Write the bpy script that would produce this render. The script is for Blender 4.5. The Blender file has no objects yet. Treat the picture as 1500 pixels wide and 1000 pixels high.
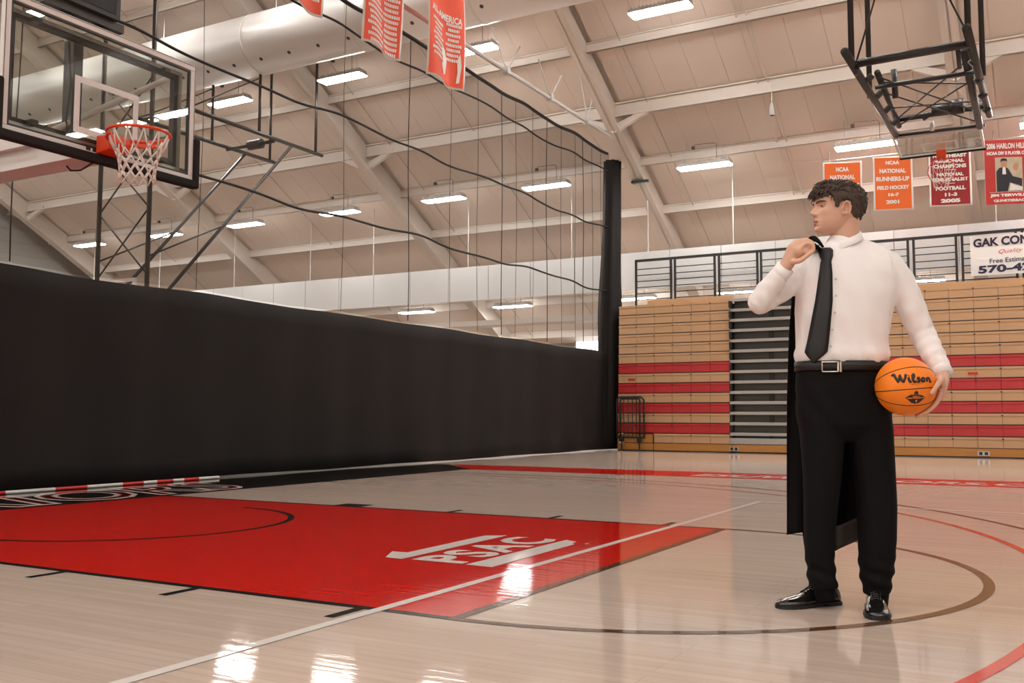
import bpy, bmesh, math, random
import numpy as np
from mathutils import Vector, Matrix
random.seed(7)
rng = np.random.default_rng(7)
sc = bpy.context.scene
COL = sc.collection
# ---------------------------------------------------------------- camera
FPX = 1418.85
CAM = np.array([7.9039, -5.1449, 0.8105])
YAW, PIT, ROL = 2.08215, 0.077068, 0.002238
_d = np.array([math.cos(YAW)*math.cos(PIT), math.sin(YAW)*math.cos(PIT), math.sin(PIT)])
_r = np.array([math.sin(YAW), -math.cos(YAW), 0.0]); _u = np.cross(_r, _d)
R2 = _r*math.cos(ROL)+_u*math.sin(ROL); U2 = -_r*math.sin(ROL)+_u*math.cos(ROL)
cd = bpy.data.cameras.new('camera'); cam = bpy.data.objects.new('camera', cd); COL.objects.link(cam)
cd.sensor_width = 36; cd.lens = FPX*36/1500; cd.clip_end = 200
m = Matrix.Identity(4)
for i in range(3):
    m[i][0] = R2[i]; m[i][1] = U2[i]; m[i][2] = -_d[i]; m[i][3] = CAM[i]
cam.matrix_world = m
sc.camera = cam
# ---------------------------------------------------------------- world, exposure
w = bpy.data.worlds.new('world'); sc.world = w; w.use_nodes = True
w.node_tree.nodes['Background'].inputs[0].default_value = (0.75, 0.85, 1, 1)
w.node_tree.nodes['Background'].inputs[1].default_value = 1.0
sc.view_settings.view_transform = 'Standard'; sc.view_settings.look = 'None'
sc.view_settings.gamma = 1; sc.view_settings.use_curve_mapping = False
sc.view_settings.exposure = 1.10
LAMP = 34.0           # radiance of the tube fixtures
sc.cycles.max_bounces = 8; sc.cycles.diffuse_bounces = 5; sc.cycles.transparent_max_bounces = 24
sc.cycles.caustics_reflective = False; sc.cycles.caustics_refractive = False
sc.cycles.sample_clamp_indirect = 4.0

# ---------------------------------------------------------------- pixel -> place (1500 x 1000 frame)
def ray(x, y): return _d + R2*(x-750)/FPX + U2*(500-y)/FPX
def onz(x, y, z=0.0): v = ray(x, y); return CAM + v*(z-CAM[2])/v[2]
def onY(x, y, Y): v = ray(x, y); return CAM + v*(Y-CAM[1])/v[1]
def onX(x, y, X): v = ray(x, y); return CAM + v*(X-CAM[0])/v[0]

# ---------------------------------------------------------------- materials
def lin(r, g, b):
    f = lambda c: (c/255)/12.92 if c/255 <= .04045 else ((c/255+.055)/1.055)**2.4
    return (f(r), f(g), f(b), 1)
MATS = {}
def mat(name, col, rough=.5, metal=0.0, var=.06, scale=6.0, stretch=(1,1,1), bump=0.0, bscale=40.0, spec=.5, coat=0.0, sheen=0.0, coords='Object'):
    m = bpy.data.materials.new(name); m.use_nodes = True; MATS[name] = m
    nt = m.node_tree; b = nt.nodes['Principled BSDF']
    b.inputs['Roughness'].default_value = rough; b.inputs['Metallic'].default_value = metal
    b.inputs['Specular IOR Level'].default_value = spec
    b.inputs['Coat Weight'].default_value = coat
    b.inputs['Sheen Weight'].default_value = sheen
    tc = nt.nodes.new('ShaderNodeTexCoord'); mp = nt.nodes.new('ShaderNodeMapping')
    mp.inputs['Scale'].default_value = stretch
    nt.links.new(tc.outputs[coords], mp.inputs[0])
    if var > 0:
        n = nt.nodes.new('ShaderNodeTexNoise'); n.inputs['Scale'].default_value = scale; n.inputs['Detail'].default_value = 4
        nt.links.new(mp.outputs[0], n.inputs['Vector'])
        r = nt.nodes.new('ShaderNodeMapRange'); r.inputs[3].default_value = 1-var; r.inputs[4].default_value = 1+var
        nt.links.new(n.outputs[0], r.inputs[0])
        mx = nt.nodes.new('ShaderNodeMix'); mx.data_type = 'RGBA'; mx.blend_type = 'MULTIPLY'; mx.inputs[0].default_value = 1
        mx.inputs[6].default_value = col
        nt.links.new(r.outputs[0], mx.inputs[7]); nt.links.new(mx.outputs[2], b.inputs['Base Color'])
    else:
        b.inputs['Base Color'].default_value = col
    if bump > 0:
        n2 = nt.nodes.new('ShaderNodeTexNoise'); n2.inputs['Scale'].default_value = bscale; n2.inputs['Detail'].default_value = 3
        nt.links.new(mp.outputs[0], n2.inputs['Vector'])
        bp = nt.nodes.new('ShaderNodeBump'); bp.inputs['Strength'].default_value = bump; bp.inputs['Distance'].default_value = .01
        nt.links.new(n2.outputs[0], bp.inputs['Height']); nt.links.new(bp.outputs[0], b.inputs['Normal'])
    return m
def emat(name, col, strength):
    m = bpy.data.materials.new(name); m.use_nodes = True; MATS[name] = m
    b = m.node_tree.nodes['Principled BSDF']; b.inputs['Base Color'].default_value = (.8,.8,.8,1)
    b.inputs['Emission Color'].default_value = col; b.inputs['Emission Strength'].default_value = strength
    return m
WHITE_PAINT = mat('white_paint', (.80,.76,.71,1), .5, var=.03)
def wood_floor():
    m = bpy.data.materials.new('maple_floor'); m.use_nodes = True; nt = m.node_tree; b = nt.nodes['Principled BSDF']
    tc = nt.nodes.new('ShaderNodeTexCoord')
    br = nt.nodes.new('ShaderNodeTexBrick')
    br.inputs['Scale'].default_value = 1.0; br.inputs['Brick Width'].default_value = 1.35; br.inputs['Row Height'].default_value = .057
    br.inputs['Mortar Size'].default_value = .0016; br.inputs['Mortar Smooth'].default_value = .3; br.offset = .37; br.offset_frequency = 3
    br.inputs['Color1'].default_value = (.535,.425,.352,1); br.inputs['Color2'].default_value = (.575,.465,.39,1); br.inputs['Mortar'].default_value = (.45,.345,.275,1)
    nt.links.new(tc.outputs['Object'], br.inputs['Vector'])
    mp = nt.nodes.new('ShaderNodeMapping'); mp.inputs['Scale'].default_value = (.6, 9, 1); nt.links.new(tc.outputs['Object'], mp.inputs[0])
    n = nt.nodes.new('ShaderNodeTexNoise'); n.inputs['Scale'].default_value = 2.2; n.inputs['Detail'].default_value = 6; nt.links.new(mp.outputs[0], n.inputs['Vector'])
    r = nt.nodes.new('ShaderNodeMapRange'); r.inputs[3].default_value = .84; r.inputs[4].default_value = 1.13; nt.links.new(n.outputs[0], r.inputs[0])
    mx = nt.nodes.new('ShaderNodeMix'); mx.data_type='RGBA'; mx.blend_type='MULTIPLY'; mx.inputs[0].default_value=1
    nt.links.new(br.outputs['Color'], mx.inputs[6]); nt.links.new(r.outputs[0], mx.inputs[7]); nt.links.new(mx.outputs[2], b.inputs['Base Color'])
    gloss(nt, b, tc)
    return m
def gloss(nt, b, tc):
    """varnish over floor and paint: low roughness with a faint board-wise ripple"""
    b.inputs['Roughness'].default_value = .5; b.inputs['Specular IOR Level'].default_value = 0.0
    g = nt.nodes.new('ShaderNodeBsdfGlossy'); g.inputs['Roughness'].default_value = .065; g.inputs['Color'].default_value = (1,1,1,1)
    lw = nt.nodes.new('ShaderNodeLayerWeight'); pw = nt.nodes.new('ShaderNodeMath'); pw.operation = 'POWER'; pw.inputs[1].default_value = 3.6
    ma = nt.nodes.new('ShaderNodeMath'); ma.operation = 'MULTIPLY_ADD'; ma.inputs[1].default_value = .70; ma.inputs[2].default_value = .03
    mxs = nt.nodes.new('ShaderNodeMixShader'); out = nt.nodes['Material Output']
    nt.links.new(lw.outputs['Facing'], pw.inputs[0]); nt.links.new(pw.outputs[0], ma.inputs[0]); nt.links.new(ma.outputs[0], mxs.inputs[0])
    nt.links.new(b.outputs[0], mxs.inputs[1]); nt.links.new(g.outputs[0], mxs.inputs[2]); nt.links.new(mxs.outputs[0], out.inputs[0])
    mp = nt.nodes.new('ShaderNodeMapping'); mp.inputs['Scale'].default_value = (1.2, 17.5, 1); nt.links.new(tc.outputs['Object'], mp.inputs[0])
    n = nt.nodes.new('ShaderNodeTexNoise'); n.inputs['Scale'].default_value = 1.3; n.inputs['Detail'].default_value = 3; nt.links.new(mp.outputs[0], n.inputs['Vector'])
    bp = nt.nodes.new('ShaderNodeBump'); bp.inputs['Strength'].default_value = .06; bp.inputs['Distance'].default_value = .01
    nt.links.new(n.outputs[0], bp.inputs['Height']); nt.links.new(bp.outputs[0], g.inputs['Normal'])
def court_paint(name, col, scuff=.10):
    m = bpy.data.materials.new(name); m.use_nodes = True; nt = m.node_tree; b = nt.nodes['Principled BSDF']; MATS[name] = m
    tc = nt.nodes.new('ShaderNodeTexCoord')
    mp = nt.nodes.new('ShaderNodeMapping'); mp.inputs['Scale'].default_value = (1, 6, 1); nt.links.new(tc.outputs['Object'], mp.inputs[0])
    n = nt.nodes.new('ShaderNodeTexNoise'); n.inputs['Scale'].default_value = 3; n.inputs['Detail'].default_value = 5; nt.links.new(mp.outputs[0], n.inputs['Vector'])
    r = nt.nodes.new('ShaderNodeMapRange'); r.inputs[3].default_value = 1-scuff; r.inputs[4].default_value = 1+scuff; nt.links.new(n.outputs[0], r.inputs[0])
    mx = nt.nodes.new('ShaderNodeMix'); mx.data_type='RGBA'; mx.blend_type='MULTIPLY'; mx.inputs[0].default_value=1; mx.inputs[6].default_value = col
    nt.links.new(r.outputs[0], mx.inputs[7]); nt.links.new(mx.outputs[2], b.inputs['Base Color'])
    gloss(nt, b, tc)
    return m
FLOOR = wood_floor()
P_RED = court_paint('red_court_paint', (.60,.012,.006,1), .14)
P_BLACK = court_paint('black_court_paint', (.012,.011,.010,1))
P_BROWN = court_paint('brown_court_paint', (.10,.045,.022,1))
P_WHITE = court_paint('white_court_paint', (.74,.70,.65,1), .05)
ROOF = mat('roof_liner', (.72,.62,.54,1), .6, var=.05, scale=.7)
STEEL_W = mat('painted_steel', (.67,.60,.53,1), .45, var=.04, scale=1.5)
PANEL_W = mat('white_panel', (.54,.525,.505,1), .5, var=.03, scale=1)
GREY_WALL = mat('grey_siding', (.36,.345,.32,1), .6, var=.06, scale=1)
DUCT = mat('white_duct', (.74,.70,.66,1), .35, var=.04, scale=.8)
BLACK_STEEL = mat('black_steel', (.022,.019,.017,1), .42, var=.1)
DARK_STEEL = mat('dark_grey_steel', (.06,.054,.048,1), .4, metal=.3, var=.1)
GUARD = mat('lamp_wire_guard', (.6,.58,.55,1), .3, metal=.6, var=.02)
LENS = emat('tube_lens', (1,.98,.95,1), LAMP)
VINYL = mat('black_vinyl', (.0165,.014,.013,1), .75, var=.35, scale=1.3, stretch=(1,1,.15), bump=.2, bscale=3, spec=.2)
CORD = mat('black_cord', (.015,.013,.012,1), .7, var=.1)
TAN = mat('tan_seat', (.60,.375,.205,1), .42, var=.10, scale=3, stretch=(.5,1,8))
RED_SEAT = mat('red_seat', (.53,.035,.038,1), .38, var=.14, scale=3)
OAK = mat('orange_oak', (.52,.235,.055,1), .4, var=.22, scale=5, stretch=(.5,2,9))
GREY_TREAD = mat('grey_tread', (.46,.45,.42,1), .45, var=.08, scale=8)
GREY_RISER = mat('dark_riser', (.085,.078,.068,1), .55, var=.15)
ORANGE_CLOTH = mat('orange_banner', (.80,.14,.012,1), .6, var=.05)
ORANGERED_CLOTH = mat('orange_red_banner', (.80,.075,.018,1), .6, var=.05)
MAROON_CLOTH = mat('maroon_banner', (.30,.010,.012,1), .6, var=.05)
REDPOSTER = mat('red_poster', (.50,.028,.02,1), .5, var=.2, scale=1.5)
WHITE_CLOTH = mat('white_cloth', (.80,.77,.72,1), .7, var=.03)
NAVY = mat('navy_print', (.022,.018,.06,1), .6, var=.02)
SKIN_PRINT = mat('printed_skin_tone', (.5,.26,.15,1), .6, var=.05)
DARK_PRINT = mat('dark_print', (.018,.018,.022,1), .6, var=.1)
BEIGE_PRINT = mat('beige_print', (.50,.42,.30,1), .6, var=.25, scale=9)
def netting():
    m = bpy.data.materials.new('dark_netting'); m.use_nodes = True; nt = m.node_tree
    for n in list(nt.nodes): nt.nodes.remove(n)
    out = nt.nodes.new('ShaderNodeOutputMaterial'); mx = nt.nodes.new('ShaderNodeMixShader'); t = nt.nodes.new('ShaderNodeBsdfTransparent'); d = nt.nodes.new('ShaderNodeBsdfDiffuse')
    d.inputs[0].default_value = (.045,.038,.033,1); mx.inputs[0].default_value = .34
    nt.links.new(t.outputs[0], mx.inputs[1]); nt.links.new(d.outputs[0], mx.inputs[2]); nt.links.new(mx.outputs[0], out.inputs[0])
    return m
NETTING = netting()
def glass():
    m = bpy.data.materials.new('board_glass'); m.use_nodes = True; nt = m.node_tree
    for n in list(nt.nodes): nt.nodes.remove(n)
    out = nt.nodes.new('ShaderNodeOutputMaterial'); mx = nt.nodes.new('ShaderNodeMixShader'); t = nt.nodes.new('ShaderNodeBsdfTransparent'); g = nt.nodes.new('ShaderNodeBsdfGlossy')
    t.inputs[0].default_value = (.86,.87,.84,1); g.inputs['Roughness'].default_value = .015
    f = nt.nodes.new('ShaderNodeLayerWeight'); f.inputs[0].default_value = .5
    pw = nt.nodes.new('ShaderNodeMath'); pw.operation = 'POWER'; pw.inputs[1].default_value = 4; nt.links.new(f.outputs['Facing'], pw.inputs[0])
    ma = nt.nodes.new('ShaderNodeMath'); ma.operation = 'MULTIPLY_ADD'; ma.inputs[1].default_value = .9; ma.inputs[2].default_value = .045; nt.links.new(pw.outputs[0], ma.inputs[0])
    nt.links.new(ma.outputs[0], mx.inputs[0]); nt.links.new(t.outputs[0], mx.inputs[1]); nt.links.new(g.outputs[0], mx.inputs[2]); nt.links.new(mx.outputs[0], out.inputs[0])
    return m
GLASS = glass()
ORANGE_STEEL = mat('orange_rim_paint', (.68,.055,.012,1), .35, var=.05)
NETCORD = mat('white_net_cord', (.72,.64,.58,1), .8, var=.05)
FRAME_W = mat('white_board_frame', (.68,.63,.60,1), .4, var=.02)

# ---------------------------------------------------------------- mesh helpers
class MB:
    def __init__(s): s.v = []; s.f = []
    def add(s, vs, fs):
        o = len(s.v); s.v += [tuple(map(float, p)) for p in vs]; s.f += [tuple(i+o for i in f) for f in fs]; return s
    def box(s, a, b):
        x0,y0,z0 = a; x1,y1,z1 = b
        return s.add([(x0,y0,z0),(x1,y0,z0),(x1,y1,z0),(x0,y1,z0),(x0,y0,z1),(x1,y0,z1),(x1,y1,z1),(x0,y1,z1)],
                     [(3,2,1,0),(4,5,6,7),(0,1,5,4),(1,2,6,5),(2,3,7,6),(3,0,4,7)])
    def tube(s, pts, r, n=8, cap=True, rs=None):
        pts = [np.array(p, float) for p in pts]; k = len(pts); prev = None; base = len(s.v); vs = []
        for i, p in enumerate(pts):
            t = pts[min(i+1,k-1)]-pts[max(i-1,0)]; t = t/(np.linalg.norm(t)+1e-12)
            if prev is None:
                a = np.array([0,0,1.]) if abs(t[2]) < .9 else np.array([1.,0,0])
                e = np.cross(t, a); e /= np.linalg.norm(e)
            else:
                e = prev - t*(prev@t); e /= (np.linalg.norm(e)+1e-12)
            prev = e; g = np.cross(t, e); rr = rs[i] if rs is not None else r
            for j in range(n):
                an = 2*math.pi*j/n; vs.append(p + rr*(math.cos(an)*e + math.sin(an)*g))
        fs = [(i*n+j, i*n+(j+1)%n, (i+1)*n+(j+1)%n, (i+1)*n+j) for i in range(k-1) for j in range(n)]
        if cap: fs += [tuple(range(n-1,-1,-1)), tuple((k-1)*n+j for j in range(n))]
        return s.add(vs, fs)
    def prism(s, poly, a, b, axis='z'):
        """poly: 2-D outline, extruded from a to b along axis (x: poly is (y,z); y: (x,z); z: (x,y))"""
        n = len(poly)
        P = {'x': lambda p,h:(h,p[0],p[1]), 'y': lambda p,h:(p[0],h,p[1]), 'z': lambda p,h:(p[0],p[1],h)}[axis]
        vs = [P(p,a) for p in poly]+[P(p,b) for p in poly]
        return s.add(vs, [tuple(range(n-1,-1,-1)), tuple(range(n,2*n))]+[(i,(i+1)%n,n+(i+1)%n,n+i) for i in range(n)])
    def loft(s, rings, close=True, cap=True):
        n = len(rings[0]); vs = [p for r in rings for p in r]; k = len(rings); J = n if close else n-1
        fs = [(i*n+j, i*n+(j+1)%n, (i+1)*n+(j+1)%n, (i+1)*n+j) for i in range(k-1) for j in range(J)]
        if cap and close: fs += [tuple(range(n-1,-1,-1)), tuple((k-1)*n+j for j in range(n))]
        return s.add(vs, fs)
    def grid(s, fn, nu, nv):
        vs = [fn(i/nu, j/nv) for i in range(nu+1) for j in range(nv+1)]
        return s.add(vs, [(i*(nv+1)+j, (i+1)*(nv+1)+j, (i+1)*(nv+1)+j+1, i*(nv+1)+j+1) for i in range(nu) for j in range(nv)])
    def mesh(s, name, material=None, smooth=False):
        me = bpy.data.meshes.new(name); me.from_pydata(s.v, [], s.f); me.update()
        bm = bmesh.new(); bm.from_mesh(me); bmesh.ops.recalc_face_normals(bm, faces=bm.faces); bm.to_mesh(me); bm.free()
        if material: me.materials.append(material)
        if smooth: me.polygons.foreach_set('use_smooth', [True]*len(me.polygons))
        return me
def obj(name, me, parent=None, loc=None, kind=None):
    o = bpy.data.objects.new(name, me); COL.objects.link(o)
    if parent: o.parent = parent
    if loc is not None: o.location = loc
    if kind: o['kind'] = kind
    return o
def build(name, mb, material, parent=None, loc=None, smooth=False, kind=None):
    return obj(name, mb.mesh(name, material, smooth), parent, loc, kind)
def tag(o, label, cat, group=None, kind=None):
    o['label'] = label; o['category'] = cat
    if group: o['group'] = group
    if kind: o['kind'] = kind
    return o
def thing(name, label, cat, loc=(0,0,0), rz=0, group=None):
    o = bpy.data.objects.new(name, None); COL.objects.link(o); o.location = loc; o.rotation_euler = (0,0,rz); o.empty_display_size = .1
    return tag(o, label, cat, group)
def copy_tree(o, parent=None):
    c = o.copy(); COL.objects.link(c); c.parent = parent
    for ch in list(o.children): copy_tree(ch, c)
    return c
def autosmooth(o, deg=40):
    me = o.data; me.polygons.foreach_set('use_smooth', [True]*len(me.polygons)); me.set_sharp_from_angle(angle=math.radians(deg))
def bevel(o, w=.01, seg=2):
    b = o.modifiers.new('bevel','BEVEL'); b.width = w; b.segments = seg; b.limit_method = 'ANGLE'; return o
def text_geo(s, size=1.0, bold=.0, align='CENTER', spacing=1.0, shear=0.0, res=3):
    cu = bpy.data.curves.new('t','FONT'); cu.body = s; cu.size = size; cu.offset = bold; cu.align_x = align; cu.space_character = spacing; cu.shear = shear; cu.resolution_u = res; cu.fill_mode = 'FRONT'
    o = bpy.data.objects.new('t', cu); COL.objects.link(o); dg = bpy.context.evaluated_depsgraph_get()
    me = bpy.data.meshes.new_from_object(o.evaluated_get(dg)); v = np.array([tuple(q.co) for q in me.vertices]); f = [tuple(p.vertices) for p in me.polygons]
    bpy.data.objects.remove(o); bpy.data.curves.remove(cu); bpy.data.meshes.remove(me)
    return v, f
def text_part(name, s, size, material, fn, parent, bold=0.0, width=None, height=None, **k):
    """lettering: fn maps (x, y) of the flat text to a place; width/height squeeze the line to that extent"""
    v, f = text_geo(s, size, bold, **k)
    if len(v) == 0: return None
    if width: v[:,0] *= width/(v[:,0].max()-v[:,0].min())
    if height: v[:,1] *= height/(v[:,1].max()-v[:,1].min())
    return build(name, MB().add([fn(p[0], p[1]) for p in v], f), material, parent)
# ================================================================ SETTING
SL, Z0 = .565, 17.5                      # roof: z = Z0 - SL*Y
def roof(y): return Z0-SL*y
XL, XR, YB, YF, YE = -25.0, 26.0, -16.0, 25.2, 24.4
YR = 2.0                                  # ridge
floor = build('floor', MB().box((XL-.3,YB-.3,-.1),(XR+.3,YF+.3,0)), FLOOR, kind='structure')
def annulus(c, r0, r1, a0, a1, z, n=96):
    mb = MB(); A = [a0+(a1-a0)*i/n for i in range(n+1)]
    mb.add([(c[0]+r*math.cos(a), c[1]+r*math.sin(a), z) for a in A for r in (r0,r1)], [(2*i,2*i+1,2*i+3,2*i+2) for i in range(n)]); return mb
def flat(poly, z): return MB().add([(p[0],p[1],z) for p in poly], [tuple(range(len(poly)))])
def rect(x0,y0,x1,y1,z): return flat([(x0,y0),(x1,y0),(x1,y1),(x0,y1)], z)
def mark(name, mb, material): return build(name, mb, material, floor)
FTL = 19*.3048; HW = 6*.3048; LW = .0508
mark('painted_key', rect(0,-HW,FTL,HW,.0010), P_RED)
mark('baseline_apron', flat([(-2.4,-14),(0,-14),(0,7.62),(-1.03,8.65),(-2.4,8.65)], .0008), P_BLACK)
mark('sideline_apron', flat([(0,7.55),(15.5,7.55),(15.5,8.75),(-1.03,8.75)], .0008), P_RED)
for s in (-1,1):
    mark('lane_line', rect(0,s*HW-(LW if s>0 else 0),FTL,s*HW+(LW if s<0 else 0),.0016), P_BLACK)
    mark('lane_block', rect(7*.3048,s*HW,8*.3048,s*(HW+.2032),.0016), P_BLACK)
    for k in (11,14.167,17.333): mark('lane_mark', rect(k*.3048,s*HW,k*.3048+LW,s*(HW+.2032),.0016), P_BLACK)
mark('free_throw_line', rect(FTL-LW,-HW,FTL,HW,.0018), P_BROWN)
mark('free_throw_circle', annulus((FTL,0), HW-LW, HW, -math.pi/2, math.pi/2, .0016), P_BROWN)  # black line; the brown of the floor reflection is put into its colour
mark('restricted_arc', annulus((1.6,0), 4*.3048, 4*.3048+LW, -math.pi/2, math.pi/2, .0016), P_BLACK)
RB = 1.6
for rr, mt in ((6.325, court_paint('orange_red_court_paint',(.62,.045,.02,1))), (6.75, P_BROWN)):
    mark('three_point_arc', annulus((RB,0), rr-LW, rr, -math.pi/2, math.pi/2, .0014, 160), mt)
    for s in (-1,1): mark('three_point_line', rect(0,s*rr-(LW if s>0 else 0),RB,s*rr+(LW if s<0 else 0),.0014), mt)
mark('white_court_line', rect(5.365,-9,5.42,4.21,.0022), P_WHITE)
mark('white_court_line', rect(5.42,4.15,15.5,4.21,.0022), P_WHITE)
mark('white_dash', rect(4.95,4.52,5.25,4.56,.0022), P_WHITE)
psac = dict(bar=[(4.511,-.579),(4.395,-.355),(4.503,-.35),(4.479,.584),(4.612,.662),(4.632,-.588)],
 bar_low=[(5.055,-.58),(5.062,.655),(5.166,.596),(5.171,.515),(5.204,.486),(5.226,-.587)],
 dot=[(5.246,.543),(5.251,.587),(5.268,.572),(5.266,.522)])
for k, p in psac.items(): mark('conference_logo_bar', flat(p, .0026), P_WHITE)
text_part('conference_logo_letters','PSAC',.46,P_WHITE,lambda x,y:(5.005-y*1.0, .03+x, .0026), floor, bold=.016, width=1.21, height=.345, spacing=1.14)
# apron lettering, reads from the court
def apron(x, y, z): return (-.10-y, .18+x, z)
for k,(mt,off,z) in enumerate(((P_WHITE,.035,.0014),(P_RED,-.004,.0018),(P_BLACK,-.020,.0022))):
    v,f = text_geo('WARRIORS', 1.0, off, shear=.32)
    if k == 0: x0,x1,y0,y1 = v[:,0].min(),v[:,0].max(),v[:,1].min(),v[:,1].max()
    sx, sy = 6.35/(x1-x0), 1.26/(y1-y0)
    build('apron_lettering', MB().add([apron((p[0]-(x0+x1)/2)*sx,(p[1]-y0)*sy,z) for p in v], f), mt, floor)
text_part('sideline_lettering','ESUWARRIORS.COM',.6,P_WHITE,lambda x,y:(3.42+x, 7.80+y, .0022), floor, bold=.018, align='LEFT', width=5.05, height=.5, shear=.25)

# ---- roof shell
ceil = MB()
for y0,y1,za,zb in ((YR,YF,roof(YR),roof(YF)),(YB,YR,roof(YR)-SL*(YR-YB),roof(YR))):
    ceil.prism([(y0,za+.10),(y1,zb+.10),(y1,zb+.25),(y0,za+.25)], XL-.3, XR+.3, 'x')
ceiling = build('ceiling', ceil, ROOF, kind='structure')
PY = [9.55,11.2,12.85,14.5,16.15,17.8,19.45,21.1,22.75,24.4]
PW = .762
ncol = int((9.6-XL)/PW)
L = math.hypot(1.65, 1.65*SL)
pmesh = MB(); ang = math.atan(SL); ca, sa = math.cos(ang), math.sin(ang)
pmesh.prism([(0,0),(PW-.012,0),(PW-.012,.03),(0,.03)], 0, 1, 'y')
def panel_mesh(y0, y1):
    mb = MB(); a=.003
    mb.add([(a,y0+.01,roof(y0+.01)),(PW-a,y0+.01,roof(y0+.01)),(PW-a,y1-.01,roof(y1-.01)),(a,y1-.01,roof(y1-.01)),
            (a,y0+.01,roof(y0)+.05),(PW-a,y0+.01,roof(y0)+.05),(PW-a,y1-.01,roof(y1)+.05),(a,y1-.01,roof(y1)+.05)],
           [(3,2,1,0),(4,5,6,7),(0,1,5,4),(1,2,6,5),(2,3,7,6),(3,0,4,7)])
    return mb.mesh('ceiling_panel', ROOF)
for j in range(1,7):
    me = panel_mesh(PY[j], PY[j+1])
    for i in range(ncol): obj('ceiling_panel', me, ceiling, (XL+i*PW,0,0))
rest = MB()
for j in (0,7,8):
    for i in range(ncol):
        x = XL+i*PW; y0,y1 = PY[j]+.01,PY[j+1]-.01
        rest.add([(x+.006,y0,roof(y0)),(x+PW-.006,y0,roof(y0)),(x+PW-.006,y1,roof(y1)),(x+.006,y1,roof(y1))],[(0,1,2,3)])
build('ceiling_panel_rows', rest, ROOF, ceiling, kind='stuff')
# purlins: channel sections along the length
for k,y in enumerate(PY):
    big = k in (4,)
    h = .34 if big else .22; wd = .17 if big else .10
    z = roof(y)
    mb = MB()
    mb.box((XL,y-wd/2,z-h),(XR,y+wd/2,z-h+.03)); mb.box((XL,y-.02,z-h),(XR,y+.02,z+.02)); mb.box((XL,y-wd/2,z-.03),(XR,y+wd/2,z+.0))
    build('purlin', mb, STEEL_W, ceiling)
# rigid frames: tapered I sections on the slope
FR = [21.5, 13.9, 6.35,-1.2,-8.75,-16.35,-23.9]
for x in FR:
    mb = MB(); d0,d1 = .62,.80
    ya,yb = 6.0, 24.6
    def q(y, d): return (y, roof(y)-d)
    mb.prism([q(ya,d0),q(yb,d1),q(yb,d1-.03),q(ya,d0-.03)], x-.16, x+.16, 'x')
    mb.prism([q(ya,d0),q(yb,d1),q(yb,0),q(ya,0)], x-.02, x+.02, 'x')
    mb.prism([q(ya,.0),q(yb,.0),q(yb,-.03),q(ya,-.03)], x-.16, x+.16, 'x')
    build('rafter', mb, STEEL_W, ceiling)
    for y in (16.15,):
        for s in (-1,1):
            z = roof(y)
            mb = MB(); mb.prism([(x+s*.02,z-.72),(x+s*.95,z-.30),(x+s*.95,z-.20),(x+s*.02,z-.52)], y-.06, y+.06, 'y')
            build('knee_brace', mb, STEEL_W, ceiling)
# conduit and sag rods running down the slope
for x, ys in ((2.30,(9,25)),(2.52,(9,25)),(-5.2,(9,25)),(-12.7,(9,25)),(-20,(9,25)),(-.35,(9,25)),(-7.9,(9,25))):
    build('sag_rod', MB().tube([(x,ys[0],roof(ys[0])-.10),(x,ys[1],roof(ys[1])-.10)], .016 if x in (2.3,2.52) else .010, 6), STEEL_W if x in (2.3,2.52) else GREY_WALL, ceiling)
# ---- walls
def gable(x0, x1):
    return MB().prism([(YB,0),(YF,0),(YF,roof(YF)),(YR,roof(YR)),(YB,roof(YR)-SL*(YR-YB))], x0, x1, 'x')
wl = build('wall_left', gable(XL-.25, XL), GREY_WALL, kind='structure')
for k in range(16):
    build('siding_rib', MB().box((XL,YB,2.6+k*.45),(XL+.02,min(YF,(Z0-(2.6+k*.45))/SL),2.6+k*.45+.05)), GREY_WALL, wl)
build('wall_right', gable(XR, XR+.25), PANEL_W, kind='structure')
build('wall_back', MB().box((XL-.25,YB-.25,0),(XR+.25,YB,roof(YR)-SL*(YR-YB)+.2)), PANEL_W, kind='structure')
wf = build('wall_far', MB().box((XL-.25,YF,0),(XR+.25,YF+.25,roof(YF)+.3)), GREY_WALL, kind='structure')
p0, p1 = onY(845,500,YF-.02), onY(889,523,YF-.02)
win = build('window_1', MB().box((p0[0],YF-.05,p1[2]-.5),(p1[0]+.15,YF-.01,p0[2])), emat('bright_window',(.85,.93,1,1),3.0), kind='structure')
fr = MB(); a,b,c,d = p0[0],p1[0]+.15,p1[2]-.5,p0[2]
for q in (((a-.06,c-.06),(a,d+.06)),((b,c-.06),(b+.06,d+.06)),((a,d),(b,d+.06)),((a,c-.06),(b,c))):
    fr.box((q[0][0],YF-.08,q[0][1]),(q[1][0],YF-.0,q[1][1]))
build('window_frame', fr, STEEL_W, win)

# ================================================================ HANGING WHITE PANELS ABOVE THE BALCONY
bk = thing('hanging_panel_row','long row of white panels hung by rods above the balcony railing','panel',(0,18.3,0))
pm = MB().box((0,-.03,4.10),(1.33,.03,5.08)).mesh('panel', PANEL_W)
for k in range(29): obj('panel', pm, bk, (XL+.1+k*1.35,0,0))
rod = MB().tube([(0,0,5.08),(0,0,roof(18.3)-.05)], .013, 6).mesh('hanger_rod', PANEL_W)
for x in (-23,-19.5,-15.9,-12.6,-10.1,-6.7,-3.4,-1.2,1.05,3.4,6.9,10.3): obj('hanger_rod', rod, bk, (x,0,0))

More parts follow.
